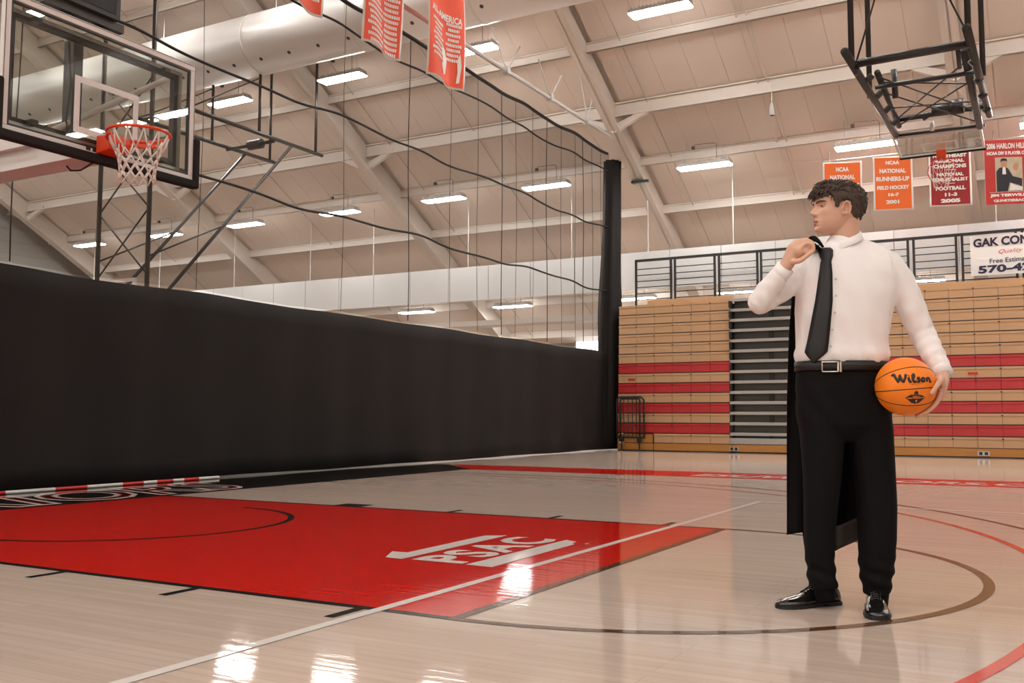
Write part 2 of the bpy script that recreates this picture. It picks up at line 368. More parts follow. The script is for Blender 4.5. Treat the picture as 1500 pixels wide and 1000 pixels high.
# ================================================================ DIVIDER CURTAIN
XC = -1.7
cur = thing('divider_curtain','black vinyl gym divider curtain with dark netting above','curtain',(XC,8,0))
def fold(y, z, amp): return .55*amp*(math.sin(y*2.3+.4*math.sin(z*.8))*.5+.35*math.sin(y*5.1+1.3)+.3*math.sin(y*.83))
YC0, YC1 = -9.0, 16.9
def skirt(u, v):
    y = YC0+(YC1-YC0)*u; z = .018+.006*math.sin(y*1.7)+(2.41-.045)*v+.012*math.sin(y*2.1)*v
    return (fold(y,z,.05+.03*(1-v)), y-8, z)
sk = build('vinyl_skirt', MB().grid(skirt, 420, 10), VINYL, cur, smooth=True)
s2 = sk.modifiers.new('thick','SOLIDIFY'); s2.thickness = .004
def netp(u, v):
    y = YC0+(YC1-YC0)*u; z = 2.41+(7.38-2.41)*v
    return (fold(y,z,.05)+.02*math.sin(y*9)*(1-v*.5), y-8, z+.012*math.sin(y*2.1)*(1-v))
build('netting', MB().grid(netp, 420, 8), NETTING, cur, smooth=True)
for z in (3.9,5.45,6.9):
    build('cord', MB().tube([(fold(y,z,.05)+.01, y-8, z+.035*math.sin(y*1.25+z)+.02*math.sin(y*3.1)) for y in np.arange(YC0,YC1+.01,.15)], .020, 5), CORD, cur, smooth=True)
build('top_hem', MB().tube([(fold(y,7.38,.05)+.01, y-8, 7.38+.03*math.sin(y*2.6)) for y in np.arange(YC0,YC1+.01,.15)], .035, 6), CORD, cur, smooth=True)
seams = [1.1,3.65,6.55,8.3,9.6,10.6,11.5,12.1,12.9,13.5,14.2,14.9,15.4,15.9,16.4]
for k,y in enumerate(seams):
    build('seam', MB().tube([(fold(y,z,.05)+.012, y-8+.02*math.sin(z*1.5+k), z) for z in np.linspace(2.43,7.38,14)], .005 if k%3 else .009, 4), CORD, cur, smooth=True)
bd = MB(); n = 28
def bundle_ring(z):
    t = z/7.3; yy = 16.75+.42*t; r = .31-.06*t+.05*math.exp(-((z-3.4)/.9)**2)
    return [(r*.8*(1+.16*math.sin(a*9+z*.7))*math.cos(a), yy-8+r*(1+.16*math.sin(a*7+2))*math.sin(a), z) for a in [2*math.pi*i/n for i in range(n)]]
build('gathered_end', bd.loft([bundle_ring(z) for z in np.linspace(.03,7.25,24)]), VINYL, cur, smooth=True)
# carrier pipe above the curtain
tr = thing('curtain_track','white steel carrier pipe with hangers above the divider curtain','pipe',(-1.35,0,0))
build('pipe', MB().tube([(0,-8,7.62),(0,17.0,7.62)], .045, 8), PANEL_W, tr)
for y in np.arange(-6,17,1.9):
    zt = min(roof(y),roof(YR)-SL*abs(YR-y))-.1
    build('hanger', MB().tube([(0,y,7.62),(.0,y+.55,min(zt,8.3 if 9.9<y<13.1 else 10.5))], .016, 5).tube([(0,y,7.62),(0,y-.55,min(zt,8.3 if 9.9<y<13.1 else 10.5))], .016, 5).box((-.06,y-.06,7.56),(.06,y+.06,7.70)), PANEL_W, tr)
# striped rod on the floor
pole = thing('striped_rod','red and white striped rod lying along the foot of the curtain','rod',(-1.55,0,.019))
RW = [mat('rod_red',(.60,.02,.015,1),.4,var=.05), mat('rod_white',(.75,.72,.68,1),.4,var=.05)]
ys = [-2.0,-1.5,-1.1,-.6,-.2,.3,.7,1.05,1.62,2.02,2.5,2.8,3.0,3.25,3.42,3.66,4.0]
for k in range(len(ys)-1):
    build('stripe', MB().tube([(.02*math.sin(ys[k]*1.3),ys[k],0),(.02*math.sin(ys[k+1]*1.3),ys[k+1],0)], .019, 10), RW[k%2], pole, smooth=False)

# ================================================================ BLEACHERS
RISE = .236; BZ = .20
def seat_profile(depth=.24):
    h = .213
    return [(0,0),(0,h*.74),(-.012,h*.78),(-.012,h),(depth,h),(depth,h-.03),(.03,h-.03),(.03,0)]
seat_me = {}
for nm, mt in (('tan',TAN),('red',RED_SEAT)):
    seat_me[nm] = MB().prism(seat_profile(), .0035, .4535, 'x').mesh('seat_module', mt)
dot_me = MB().box((-.02,-.016,.165),(.02,-.006,.185)).mesh('row_bracket', BLACK_STEEL)
PAT = ['tan','red','tan','red','tan','red','tan','red']+['tan']*6
def bleacher(name, label, x0, nmod, platform=False):
    t = thing(name, label, 'bleachers', (x0,16.5,0), group='retracted bleacher sections')
    w_ = nmod*.457
    for i,c in enumerate(PAT):
        z = BZ+i*RISE; y = .010*i
        s = int(platform and i == 0)*2
        row = build('seat_row', MB().box((s*.457,.035,-.022),(w_,.30,.18)).box((s*.457,.012,-.022),(w_,.035,-.002)), BLACK_STEEL, t, (0,y,z))
        for k in range(s, nmod):
            obj('seat_module', seat_me[c], row, (k*.457,0,0))
        for k in range(s+1, nmod, 1):
            if (k+i) % 2 == 0: obj('row_bracket', dot_me, row, (k*.457,0,0))
    build('base_board', MB().box((0,-.02,.025),(w_,.02,.185)), OAK, t)
    build('floor_channel', MB().box((0,-.005,0),(w_,.10,.03)), BLACK_STEEL, t)
    build('top_board', MB().box((.62 if platform else 0,.42,BZ+14*RISE-.06),(w_,.46,BZ+14*RISE+.13)), TAN, t)
    build('back_frame', MB().box((0,.36,0),(w_,.98,BZ+14*RISE-.08)), BLACK_STEEL, t)
    return t
bl = bleacher('bleacher_section','narrow closed wooden bleacher section beside the curtain end', -1.32, 6, True)
build('platform', MB().box((0,-.02,.20),(.90,.30,.40)), OAK, bl)
build('platform_edge', MB().box((.905,-.022,.02),(.925,.30,.40)), BLACK_STEEL, bl)
br_ = bleacher('bleacher_section','wide closed bleacher section with four red rows, behind the man', 3.30, 17)
for nm,lb,x in (('red_tag','small red tag stuck on the narrow bleacher section',-.97),('red_tag','small red tag stuck on the wide bleacher section',6.45)):
    tg = build(nm, MB().box((x-.09,16.5+.07-.026,BZ+7*RISE+.06-.236*0),(x+.09,16.5+.07-.014,BZ+7*RISE+.105)), MATS['rod_red']); tag(tg, lb, 'tag')
    tg.location.z = -.236*1+.236*0
for x,lb in ((1.53,'socket plate on the base board below the grey steps'),(6.6,'socket plate on the base board of the wide bleachers')):
    o = thing('floor_socket', lb, 'socket', (x,16.45,.09))
    build('plate', MB().box((-.11,-.0,-.045),(.11,.03,.045)), GUARD, o)
    for s in (-.05,.05): build('outlet', MB().box((s-.03,-.008,-.03),(s+.03,.0,.03)), BLACK_STEEL, o)
# the aisle section of grey treads
ai = thing('aisle_steps','stack of folded grey metal aisle treads between the bleacher sections','steps',(1.43,16.5,0))
tread_me = MB().prism([(-.01,0),(-.01,.065),(.26,.075),(.26,.05),(.02,.0)], .0, 1.86, 'x').mesh('tread', GREY_TREAD)
riser_me = MB().box((.06,.14,-.16),(1.86,.16,.03)).mesh('riser', GREY_RISER)
blk_me = MB().box((.86,.10,-.17),(.96,.142,.0)).mesh('bracket', BLACK_STEEL)
for i in range(1,15):
    z = BZ+i*RISE-.05
    obj('tread', tread_me, ai, (0,.010*i,z)); obj('riser', riser_me, ai, (0,.010*i,z))
    if i % 2: obj('bracket', blk_me, ai, (0,.010*i,z))
    build('end_bracket', MB().box((0,.02,z-.15),(.05,.14,z)), BLACK_STEEL, ai)
build('bottom_tread', MB().box((0,-.01,.20),(1.86,.25,.33)), GREY_TREAD, ai)
build('base_board', MB().box((0,-.02,.025),(1.86,.02,.185)), OAK, ai)
build('shadow_box', MB().box((0,.30,0),(1.86,.98,BZ+14*RISE-.08)), BLACK_STEEL, ai)
# black rolling rail rack in front of the narrow section
rk = thing('rail_rack','black tubular metal rack standing at the curtain end of the bleachers','rack',(-1.28,16.36,0))
def rr_path(x0,x1,z0,z1,r=.10):
    P = [(x0,0,z0)]; 
    for k in range(7): a = math.pi-k*math.pi/12; P.append((x0+r+r*math.cos(a),0,z1-r+r*math.sin(a)))
    for k in range(7): a = math.pi/2-k*math.pi/12; P.append((x1-r+r*math.cos(a),0,z1-r+r*math.sin(a)))
    return P+[(x1,0,z0)]
build('frame', MB().tube(rr_path(0,.69,.30,1.27), .022, 8), BLACK_STEEL, rk, smooth=True)
build('frame', MB().tube(rr_path(.09,.585,.30,1.24,.05), .022, 8), BLACK_STEEL, rk, smooth=True)
for x in (.18,.29,.40,.50): build('bar', MB().tube([(x,0,.32),(x,0,1.24)], .010, 6), BLACK_STEEL, rk)
build('bottom_rail', MB().tube([(0,0,.32),(.69,0,.32)], .024, 8), BLACK_STEEL, rk)
for x in (.12,.57): build('caster', MB().box((x-.05,-.05,.22),(x+.05,.05,.32)).tube([(x-.03,0,.235),(x+.03,0,.235)], .035, 10), BLACK_STEEL, rk)
for x in (.12,.57): build('leg', MB().tube([(x,.0,.23),(x,.0,.0)], .018, 6), BLACK_STEEL, rk)
# balcony slab and railing
build('trim_1', MB().box((XL,17.62,3.30),(XR,18.25,3.44)), STEEL_W, kind='structure')
rl = thing('balcony_railing','black metal balcony railing with thin horizontal bars above the bleachers','railing',(0,17.8,0))
x = -1.62; 
post = MB().box((-.025,-.025,3.44),(.025,.025,4.74)).mesh('post', BLACK_STEEL)
bars = {}
px_ = [-1.45-1.14*k for k in range(5,0,-1)]+[-1.45]
edges = [(-1.34,-.40),(-.30,.72),(.83,1.77),(1.86,2.90),(3.0,4.02),(4.12,5.14),(5.26,6.12),(6.24,7.28),(7.4,8.45),(8.56,9.6),(9.7,10.75)]
for a,b in edges:
    obj('post', post, rl, (a,0,0)); obj('post', post, rl, (b,0,0))
    for k in range(7):
        z = 3.62+k*.155
        build('bar', MB().tube([(a,0,z),(b,0,z)], .013, 6), BLACK_STEEL, rl)
build('top_rail', MB().box((-1.36,-.035,4.74),(10.8,.035,4.80)), BLACK_STEEL, rl)
# vinyl sign tied to the railing
sg = thing('vinyl_sign','white vinyl advertising sign with navy lettering tied to the balcony railing','sign',(6.40,17.74,0))
build('sheet', MB().box((0,-.012,3.84),(2.1,.0,4.70)), WHITE_CLOTH, sg)
def sgn(x, y): return (x, -.016, y)
text_part('lettering','GAK CONS',.30,NAVY,lambda x,y: sgn(.06+x,4.46+y*1+x*.02), sg, bold=.012, align='LEFT', width=1.18, height=.19)
text_part('script_lettering','Quality C',.12,MATS['rod_red'],lambda x,y: sgn(.52+x,4.29+y+x*.03), sg, align='LEFT', shear=.4, width=.62)
text_part('lettering','Free Estimates',.14,NAVY,lambda x,y: sgn(.36+x,4.09+y+x*.02), sg, bold=.002, align='LEFT', width=.84)
text_part('lettering','570-42',.28,NAVY,lambda x,y: sgn(.14+x,3.89+y+x*.02), sg, bold=.012, align='LEFT', width=1.02, height=.17)

# ================================================================ LIGHT FIXTURES
FL, FW = 1.30, .36
def fixture_parts():
    t = thing('tube_light','','light')
    h = MB(); h.prism([(-FW/2,0),(FW/2,0),(FW/2*.72,.09),(-FW/2*.72,.09)], -FL/2, FL/2, 'x')
    build('housing', h, PANEL_W, t)
    build('lens', MB().box((-FL/2+.01,-FW/2+.01,-.025),(FL/2-.01,FW/2-.01,-.003)), LENS, t)
    g = MB()
    for k in range(15):
        x = -FL/2+.05+k*(FL-.1)/14; g.box((x-.014,-FW/2*.72,.09),(x+.014,FW/2*.72,.125))
    build('ridged_top', g, GUARD, t)
    [build('hanger_wire', MB().tube([(q,0,.09),(q,0,.62)], .006, 4), GUARD, t) for q in (-.45,.45)]
    c = MB().tube([(.30,.0,.1),(.30,.0,.50),(.25,.0,.54),(-.22,-.05,.54),(-.26,-.05,.50)], .006, 5)
    build('conduit', c, DARK_STEEL, t); build('junction_box', MB().box((-.295,-.085,.43),(-.225,-.015,.50)), DARK_STEEL, t)
    return t
fx0 = fixture_parts(); fx_used = [False]
def fixture(x, y, z, label, group):
    o = fx0 if not fx_used[0] else copy_tree(fx0); fx_used[0] = True
    o.location = (x,y,z); o['label'] = label; o['group'] = group; return o
ORD = ['first','second','third','fourth','fifth','sixth','seventh','eighth','ninth','tenth','eleventh','twelfth']
XA = [-21.86,-18.0,-14.34,-10.53,-6.83,-3.61,.69,4.4,8.1,11.8,15.5,19.2]
for k,x in enumerate(XA): fixture(x,17.2,6.85,'tube light over the balcony side, %s from the left gable'%ORD[k],'balcony side row of tube lights')
XB = [-22.1,-18.35,-14.55,-10.97,-7.18,-3.44,1.11,4.69,8.27,11.86,15.44,19.2]
for k,x in enumerate(XB): fixture(x,13.14,9.12,'tube light high beside the round duct, %s from the left gable'%ORD[k],'high row of tube lights by the duct')
for k,x in enumerate([-11.22,-7.42,-3.16,.1,4.84,8.6]): fixture(x,22.2,4.38,'tube light low under the eave below the white panels, %s from the left'%ORD[k],'low eave row of tube lights')
for r_,(yy,zz) in enumerate(((9.85,11.05),(-4.4,10.9),(-9.2,9.12),(-13.2,6.85))):  # rows after the first are unseen, added to raise the light from the front
    for k,x in enumerate([-21.99,-18.23,-14.47,-10.7,-6.95,-3.2,.6,4.35,8.1,11.9,15.6,19.4]):
        fixture(x,yy,zz,'unseen added tube light beyond the picture edge, or one high above the duct, row %s, %s along'%(ORD[r_],ORD[k]),'tube lights over the near half of the hall')

# ================================================================ ROUND AIR DUCT
dc = thing('air_duct','large round white air duct running the length of the hall','duct',(0,11.45,9.60))
build('duct_body', MB().tube([(XL+.15,0,0),(XR-.15,0,0)], .70, 40), DUCT, dc, smooth=True)
for k in range(13): build('duct_seam', MB().tube([(XL+1.5+k*3.05-.02,0,0),(XL+1.5+k*3.05+.02,0,0)], .712, 40), DUCT, dc)
noz = MB().tube([(0,0,-.705),(0,0,-.685)], .045, 8).mesh('nozzle', DARK_STEEL)
for k in range(42):
    o = obj('nozzle', noz, dc, (XL+1+k*.85,0,0)); o.rotation_euler = (-.62,0,0)
for x in np.arange(XL+2,XR,3.8):
    build('strap', MB().tube([(x,.0,.70),(x,.0,roof(11.45)-9.6)], .012, 4), GUARD, dc)

# ================================================================ BANNERS
def banner(label, place, w_, h_, cloth, lines, wave=.02, border=.035, nb='text'):
    """place(u, v, off): u across (m), v up from the bottom (m), off towards the viewer"""
    t = thing('hanging_banner', label, 'banner', (0,0,0))
    def P(x, y, off): return place(x, y, off)
    g = MB().grid(lambda u,v: P(u*w_, v*h_, 0), 24, 12); o = build('border', g, WHITE_CLOTH, t, smooth=True)
    s_ = o.modifiers.new('t','SOLIDIFY'); s_.thickness = .004; s_.offset = 0
    g = MB().grid(lambda u,v: P(border+u*(w_-2*border), border+v*(h_-2*border), .006), 24, 12); build('field', g, cloth, t, smooth=True)
    g = MB().grid(lambda u,v: P(border+u*(w_-2*border), border+v*(h_-2*border), -.006), 24, 12); build('back_field', g, cloth, t, smooth=True)
    for (s, cx, cy, wd, ht, kw) in lines:
        text_part('lettering', s, ht*1.35, kw.pop('mat',WHITE_CLOTH), lambda x,y: P(cx+x, cy+y, .012), t, width=wd, height=ht, **kw)
    return t
YBN = 17.0
def right_place(x0, zb, sag=.02, ph=0.0):
    return lambda u,v,off: (x0+u, YBN-off+sag*math.sin(u*5+ph)*.8, zb+v+.02*math.cos(u*3.0+ph)*(1 if v>.6 else .4)-.045*u)
b1 = banner('orange banner directly behind the man\'s head, lettering partly hidden', right_place(3.50,5.30,ph=.6), .84, 1.22, ORANGE_CLOTH,
  [('NCAA',.42,1.00,.28,.105,dict(bold=.006)),('NATIONAL',.42,.82,.54,.105,dict(bold=.006)),('SEMI-FINALISTS',.42,.63,.74,.10,dict(bold=.006))])
b2 = banner('orange field hockey runners-up banner dated 2001', right_place(4.57,5.30), .81, 1.20, ORANGE_CLOTH,
  [('NCAA',.40,1.015,.28,.085,dict(bold=.006)),('NATIONAL',.40,.83,.54,.095,dict(bold=.006)),('RUNNERS-UP',.40,.65,.68,.10,dict(bold=.006)),('FIELD HOCKEY',.40,.47,.66,.085,dict(bold=.006)),('16-7',.40,.32,.22,.075,dict(bold=.006)),('2001',.40,.155,.27,.085,dict(bold=.006))])
b3 = banner('dark red football regional champions banner dated 2005', right_place(5.70,5.28,ph=1.0), .82, 1.22, MAROON_CLOTH,
  [('NORTHEAST',.41,1.06,.66,.075,dict(bold=.006)),('REGIONAL',.41,.95,.56,.075,dict(bold=.006)),('CHAMPIONS',.41,.83,.64,.085,dict(bold=.006)),('. . .',.41,.79,.2,.012,dict(bold=.006)),('NATIONAL',.41,.66,.52,.075,dict(bold=.006)),('SEMI-FINALIST',.41,.54,.70,.085,dict(bold=.006)),('. . .',.41,.49,.2,.012,dict(bold=.006)),('FOOTBALL',.41,.35,.58,.085,dict(bold=.006)),('11-3',.41,.22,.24,.075,dict(bold=.006)),('2005',.41,.085,.38,.085,dict(bold=.008))])
PL4 = right_place(6.77,5.20,.01)
b4 = banner('red player award poster with a photograph, rightmost of the hanging banners', PL4, 1.15, 1.36, REDPOSTER,
  [('2006 HARLON HILL WINNER',.58,1.17,1.06,.12,dict(bold=.006)),('NCAA DIV II PLAYER OF THE YEAR',.58,1.04,1.06,.075,dict(bold=.006)),
   ('JIM TERWILLIGER',.55,.17,.92,.075,dict(bold=.006)),('QUARTERBACK #12',.55,.06,.80,.065,dict(bold=.006))], border=.004)
def pf(poly, off, mt, nm): build(nm, MB().add([PL4(x,y,off) for x,y in poly], [tuple(range(len(poly)))]), mt, b4)
pf([(.20,.27),(.70,.27),(.70,.98),(.20,.98)], .018, BEIGE_PRINT, 'photo')
pf([(.22,.27),(.42,.27),(.46,.45),(.60,.40),(.68,.36),(.69,.52),(.52,.58),(.44,.74),(.38,.78),(.28,.76),(.22,.68)], .026, DARK_PRINT, 'printed_suit')
pf([(.33,.62),(.40,.62),(.39,.77),(.34,.77)], .032, WHITE_CLOTH, 'printed_shirt')
pf([(.31,.79),(.34,.76),(.39,.76),(.42,.80),(.42,.89),(.38,.93),(.33,.92),(.30,.87)], .030, SKIN_PRINT, 'printed_face')
pf([(.30,.87),(.33,.90),(.41,.90),(.43,.88),(.42,.94),(.36,.96),(.31,.94)], .035, DARK_PRINT, 'printed_hair')
pf([(.45,.28),(.69,.28),(.69,.35),(.58,.38),(.48,.44)], .030, WHITE_CLOTH, 'printed_cloth')
pf([(.52,.78),(.56,.86),(.62,.86),(.64,.80),(.60,.70),(.55,.70)], .024, SKIN_PRINT, 'printed_trophy')
pf([(.08,.255),(1.02,.255),(1.02,.262),(.08,.262)], .012, WHITE_CLOTH, 'rule')
cw = build('banner_cable', MB().tube([(2.6,17.03,6.66),(3.5,17.03,6.56),(5.4,17.03,6.53),(9.5,17.03,6.62)], .008, 5), GUARD); tag(cw,'thin steel cable the four right hand banners hang from','cable')
# two long banners hanging beside the curtain top
XBN = -.8
def left_place(y0, zb, tilt): return lambda u,v,off: (XBN+off+.05*math.sin(u*6+v*1.3)*(1.2-v*.3), y0+u, zb+v+.05*u*tilt+.02*math.sin(u*7))
def rows(w_, cols, n, top, step, ht):
    out = []
    for cx, wd, st, en in cols:
        for k in range(st, en):
            out.append((cx, top-k*step, wd*random.uniform(.62,1.0), ht))
    return out
def list_banner(label, y0, wd, zb, cols, n, tilt, title):
    t = banner(label, left_place(y0, zb, tilt), wd, 2.6, ORANGERED_CLOTH, title)
    P = left_place(y0, zb, tilt)
    for cx, cy, w2, h2 in rows(wd, cols, n, n*.085+.12, .085, .05):
        # small unreadable printed names: a run of letter-sized bars
        mb = MB(); x = cx-w2/2
        while x < cx+w2/2:
            l = random.choice((.022,.03,.036)); mb.add([P(x,cy,.012),P(x+l,cy,.012),P(x+l,cy+h2,.012),P(x,cy+h2,.012)],[(0,1,2,3)]); x += l+.010
        build('printed_line', mb, WHITE_CLOTH, t)
    return t
list_banner('orange red list banner beside the curtain, left of the pair', 5.82, 1.0, 6.30, [(.32,.46,2,26),(.74,.36,0,26)], 24, 0, [])
lbn = list_banner('orange red all-america list banner beside the curtain, right of the pair', 7.50, 1.12, 6.33, [(.34,.46,1,9),(.80,.36,0,8)], 11, .3,
   [('ALL-AMERICA',.56,1.12,.9,.12,dict(bold=.006))])
P_ = left_place(7.50, 6.33, .3)
for po in ([(.50,.14),(.60,.20),(.66,.42),(.60,.60),(.50,.66),(.46,.50),(.52,.40),(.42,.30)], [(.92,.10),(.99,.12),(1.02,.40),(.98,.62),(.92,.50),(.94,.30)]):
    build('printed_figure', MB().add([P_(x,y,.016) for x,y in po], [tuple(range(len(po)))]), WHITE_CLOTH, lbn)
list_banner('orange red list banner cut off by the top of the picture', 4.05, .95, 6.33, [(.3,.4,2,20),(.7,.4,2,20)], 20, 0, [])
cw = build('banner_cable', MB().tube([(XBN-.02,-4,8.98),(XBN-.02,10.5,8.98)], .008, 5), GUARD); tag(cw,'thin steel cable the orange red list banners hang from','cable')
# ================================================================ MAIN BASKETBALL GOAL
hp = thing('basketball_hoop','portable basketball hoop with glass backboard and white net at the key','hoop',(0,0,0))
XB_ = 1.2192; ZB0, ZB1, HB = 2.8956, 3.9624, .9144
def ringbox(x0,x1,y,z0,z1,t):
    mb = MB()
    mb.box((x0,-y,z0),(x1,y,z0+t)); mb.box((x0,-y,z1-t),(x1,y,z1)); mb.box((x0,-y,z0+t),(x1,-y+t,z1-t)); mb.box((x0,y-t,z0+t),(x1,y,z1-t)); return mb
bevel(build('board_frame', ringbox(XB_-.045,XB_,HB,ZB0,ZB1,.055), FRAME_W, hp), .006)
build('frame_groove', ringbox(XB_-.001,XB_+.003,HB-.008,ZB0+.008,ZB1-.008,.004), DARK_STEEL, hp)
build('gasket', ringbox(XB_-.035,XB_-.006,HB-.055,ZB0+.055,ZB1-.055,.016), BLACK_STEEL, hp)
build('glass_pane', MB().box((XB_-.022,-HB+.056,ZB0+.056),(XB_-.010,HB-.056,ZB1-.056)), GLASS, hp)
tgt = MB(); zt = 3.048; tw = .05
for a,b in (((-.305,zt-.0),(.305,zt+tw)),((-.305,zt+.457-tw),(.305,zt+.457)),((-.305,zt+tw),(-.305+tw,zt+.457-tw)),((.305-tw,zt+tw),(.305,zt+.457-tw))):
    tgt.box((XB_-.0095,a[0],a[1]),(XB_-.007,b[0],b[1]))
build('target_square', tgt, FRAME_W, hp)
build('rear_frame', ringbox(XB_-.16,XB_-.10,.80,ZB0+.12,ZB1-.10,.038), BLACK_STEEL, hp)
build('rear_frame_lip', ringbox(XB_-.10,XB_-.085,.83,ZB0+.09,ZB1-.075,.03), GUARD, hp)
for y in (-.62,.62): build('standoff', MB().box((XB_-.10,y-.03,ZB0+.125),(XB_-.03,y+.03,ZB0+.16)).box((XB_-.10,y-.03,ZB1-.14),(XB_-.03,y+.03,ZB1-.105)), DARK_STEEL, hp)
pad = MB(); pad.box((XB_-.06,-.965,ZB0-.055),(XB_+.028,.965,ZB0+.018))
bevel(build('bottom_pad', pad, VINYL, hp), .02, 3)
for s in (-1,1):
    y0,y1 = sorted((s*.905,s*.968)); bevel(build('corner_pad', MB().box((XB_-.06,y0,ZB0-.053),(XB_+.03,y1,ZB0+.40)), VINYL, hp), .02, 3)
[build('sticker', MB().box((XB_,q,2.925),(XB_+.002,q+.04,2.95)), BLACK_STEEL, hp) for q in (-.19,-.13)]
rc = np.array([1.6002,0,3.048]); rr = .2286+.009
rim = build('rim', MB().tube([rc+[rr*math.cos(a),rr*math.sin(a),0] for a in np.linspace(0,2*math.pi,65)], .0125, 10, cap=False), ORANGE_STEEL, hp, smooth=True)
build('rim_brace', MB().tube([rc+[(rr-.004)*math.cos(a),(rr-.004)*math.sin(a),-.045] for a in np.linspace(math.pi*.55,math.pi*1.45,33)], .012, 8), ORANGE_STEEL, rim, smooth=True)
build('rim_plate', MB().loft([[ (rc[0]+(rr+.0)*math.cos(a), (rr+.0)*math.sin(a), 3.048-z) for a in np.linspace(math.pi*.6,math.pi*1.4,25)] for z in (0,.05)], close=False), ORANGE_STEEL, rim)
bevel(build('rim_bracket', MB().prism([(XB_,2.915),(XB_+.15,2.935),(XB_+.17,3.0),(XB_+.17,3.052),(XB_,3.062)], -.10, .10, 'y'), ORANGE_STEEL, hp), .008)
net = thing('net','','x'); del net['category']; del net['label']; net.parent = hp
nm = MB(); NL = [(3.040,.232),(2.955,.205),(2.895,.172),(2.835,.150),(2.775,.138),(2.715,.134),(2.66,.142)]
def npnt(i, l): a = 2*math.pi*(i)/12; z,r = NL[l]; return rc*[1,1,0]+[r*math.cos(a),r*math.sin(a),z]
for i in range(12):
    for s in (-1,1):
        pts = [npnt(i,0), npnt(i+s*.22,1), npnt(i+s*.5,2)]
        nm.tube(pts, .0062, 6)
        for l in range(2,6):
            a0 = i+s*.5*(l-1); nm.tube([npnt(a0,l), npnt(a0+s*.5,l+1)], .0062, 6)
bpy.data.objects.remove(net)
build('net', nm, NETCORD, hp, smooth=True)
# behind the board
build('mast_head', MB().box((.86,-.16,3.08),(.98,-.07,3.96)), DARK_STEEL, hp)
build('pull_pin', MB().tube([(.99,-.25,3.86),(.99,-.10,3.92)], .024, 10), FRAME_W, hp)
build('diagonal_strut', MB().tube([(.95,-.30,3.09),(.95,.86,3.89)], .026, 10), FRAME_W, hp)
build('cable', MB().tube([(.97,-.20,3.86),(.97,-.17,3.5),(.97,-.20,3.2),(.97,-.15,2.95)], .009, 6), BLACK_STEEL, hp)
build('boom', MB().box((-1.15,-.14,2.90),(.98,.12,3.06)).box((-1.15,-.20,3.06),(.55,.05,3.19)), FRAME_W, hp)
build('boom_cable', MB().tube([(.72,.0,2.9),(.75,.02,2.86),(.86,.03,2.85),(1.0,.03,2.89),(1.15,.02,2.90)], .008, 6), BLACK_STEEL, hp)
build('mast', MB().prism([(-1.15,2.6),(-.85,3.2),(-1.15,3.2),(-1.42,.3),(-1.2,.3)], -.13, .13, 'y'), FRAME_W, hp)
bevel(build('base', MB().box((-1.48,-.45,.02),(-1.05,.25,.42)), VINYL, hp), .03)
# shot clock
sk_ = thing('shot_clock','black shot clock box mounted above the glass backboard','clock',(1.08,-.22,4.0))
build('case', MB().box((-.10,-.36,.10),(.10,.34,.60)), BLACK_STEEL, sk_)
build('mount_rail', MB().box((-.05,-.33,.03),(.05,.42,.10)), DARK_STEEL, sk_)
build('bracket', MB().box((-.06,-.1,-.02),(-.02,.0,.04)).box((-.06,.2,-.02),(-.02,.3,.04)), BLACK_STEEL, sk_)
build('face_glass', MB().box((.10,-.32,.14),(.104,.30,.56)), MATS['dark_print'], sk_)

# ================================================================ SWUNG-UP BASKET (RIGHT)
ch = thing('ceiling_hung_hoop','black ceiling hung basket frame swung up over the sideline','hoop',(0,0,0))
def pipe(name, a, b, r=.045, m_=BLACK_STEEL, par=ch, n=10): return build(name, MB().tube([a,b], r, n), m_, par, smooth=True)
XLs, XRs = 5.66, 7.08
zf = lambda y: 5.56+(y-7.7)*.058
pipe('side_pipe',(XLs,7.7,zf(7.7)),(5.55,13.2,zf(13.2)),.055); pipe('side_pipe',(XRs+.03,7.6,zf(7.6)),(XRs,13.0,zf(13)+.10),.055)
pipe('front_bar',(5.72,8.3,5.585),(7.10,8.3,5.60),.055)
pipe('cross_bar',(5.60,10.6,5.97),(7.06,10.6,5.97),.035)
pipe('rear_bar',(5.58,12.8,6.05),(7.04,12.8,6.08),.05)
pipe('inner_pipe',(5.68,10.3,6.10),(5.62,13.1,6.02),.05); pipe('inner_pipe',(6.92,10.0,6.12),(6.92,13.15,5.83),.06)
pipe('bottom_bar',(5.55,13.2,5.88),(7.0,13.2,5.86),.03)
pipe('short_post',(5.79,11.4,6.0),(5.79,11.3,6.45),.05); 
for (a,b) in (((5.72,8.35,5.58),(5.68,8.35,5.45)),((6.95,8.35,5.58),(6.95,8.6,5.40))): pipe('clevis',a,b,.03)
for x,y,zb in ((5.66,8.2,5.58),(7.09,8.2,5.62),(5.56,10.3,5.72),(7.14,10.3,5.80)): pipe('hanger_pipe',(x,y,zb),(x,y,roof(y)-.1),.040)
for a,b in (((5.70,10.4,6.05),(6.9,12.6,5.95)),((6.9,10.4,6.08),(5.65,12.7,6.04)),((5.66,11.2,6.05),(6.92,13.0,5.86)),((6.92,11.1,6.0),(5.64,13.0,6.0)),((5.7,8.3,5.6),(6.45,8.3,8.0)),((7.08,8.0,5.66),(6.1,8.2,8.2)),((5.72,10.5,6.0),(7.05,11.3,6.0)),((5.66,11.9,6.0),(7.0,12.2,6.0))):
    pipe('brace_rod',a,b,.013,n=6)
wn = build('winch', MB().tube([(6.2,12.75,6.10),(6.62,12.75,6.12)], .09, 14).tube([(6.5,12.75,6.12),(6.70,12.75,6.12)], .13, 16), BLACK_STEEL, ch, smooth=True)
build('winch_cap', MB().tube([(6.70,12.75,6.12),(6.72,12.75,6.12)], .10, 16), GUARD, wn)
pipe('winch_arm',(6.05,12.78,5.98),(6.35,12.78,6.16),.03)
pipe('pulley_post',(6.16,13.15,5.86),(6.16,13.1,6.02),.04,GUARD)
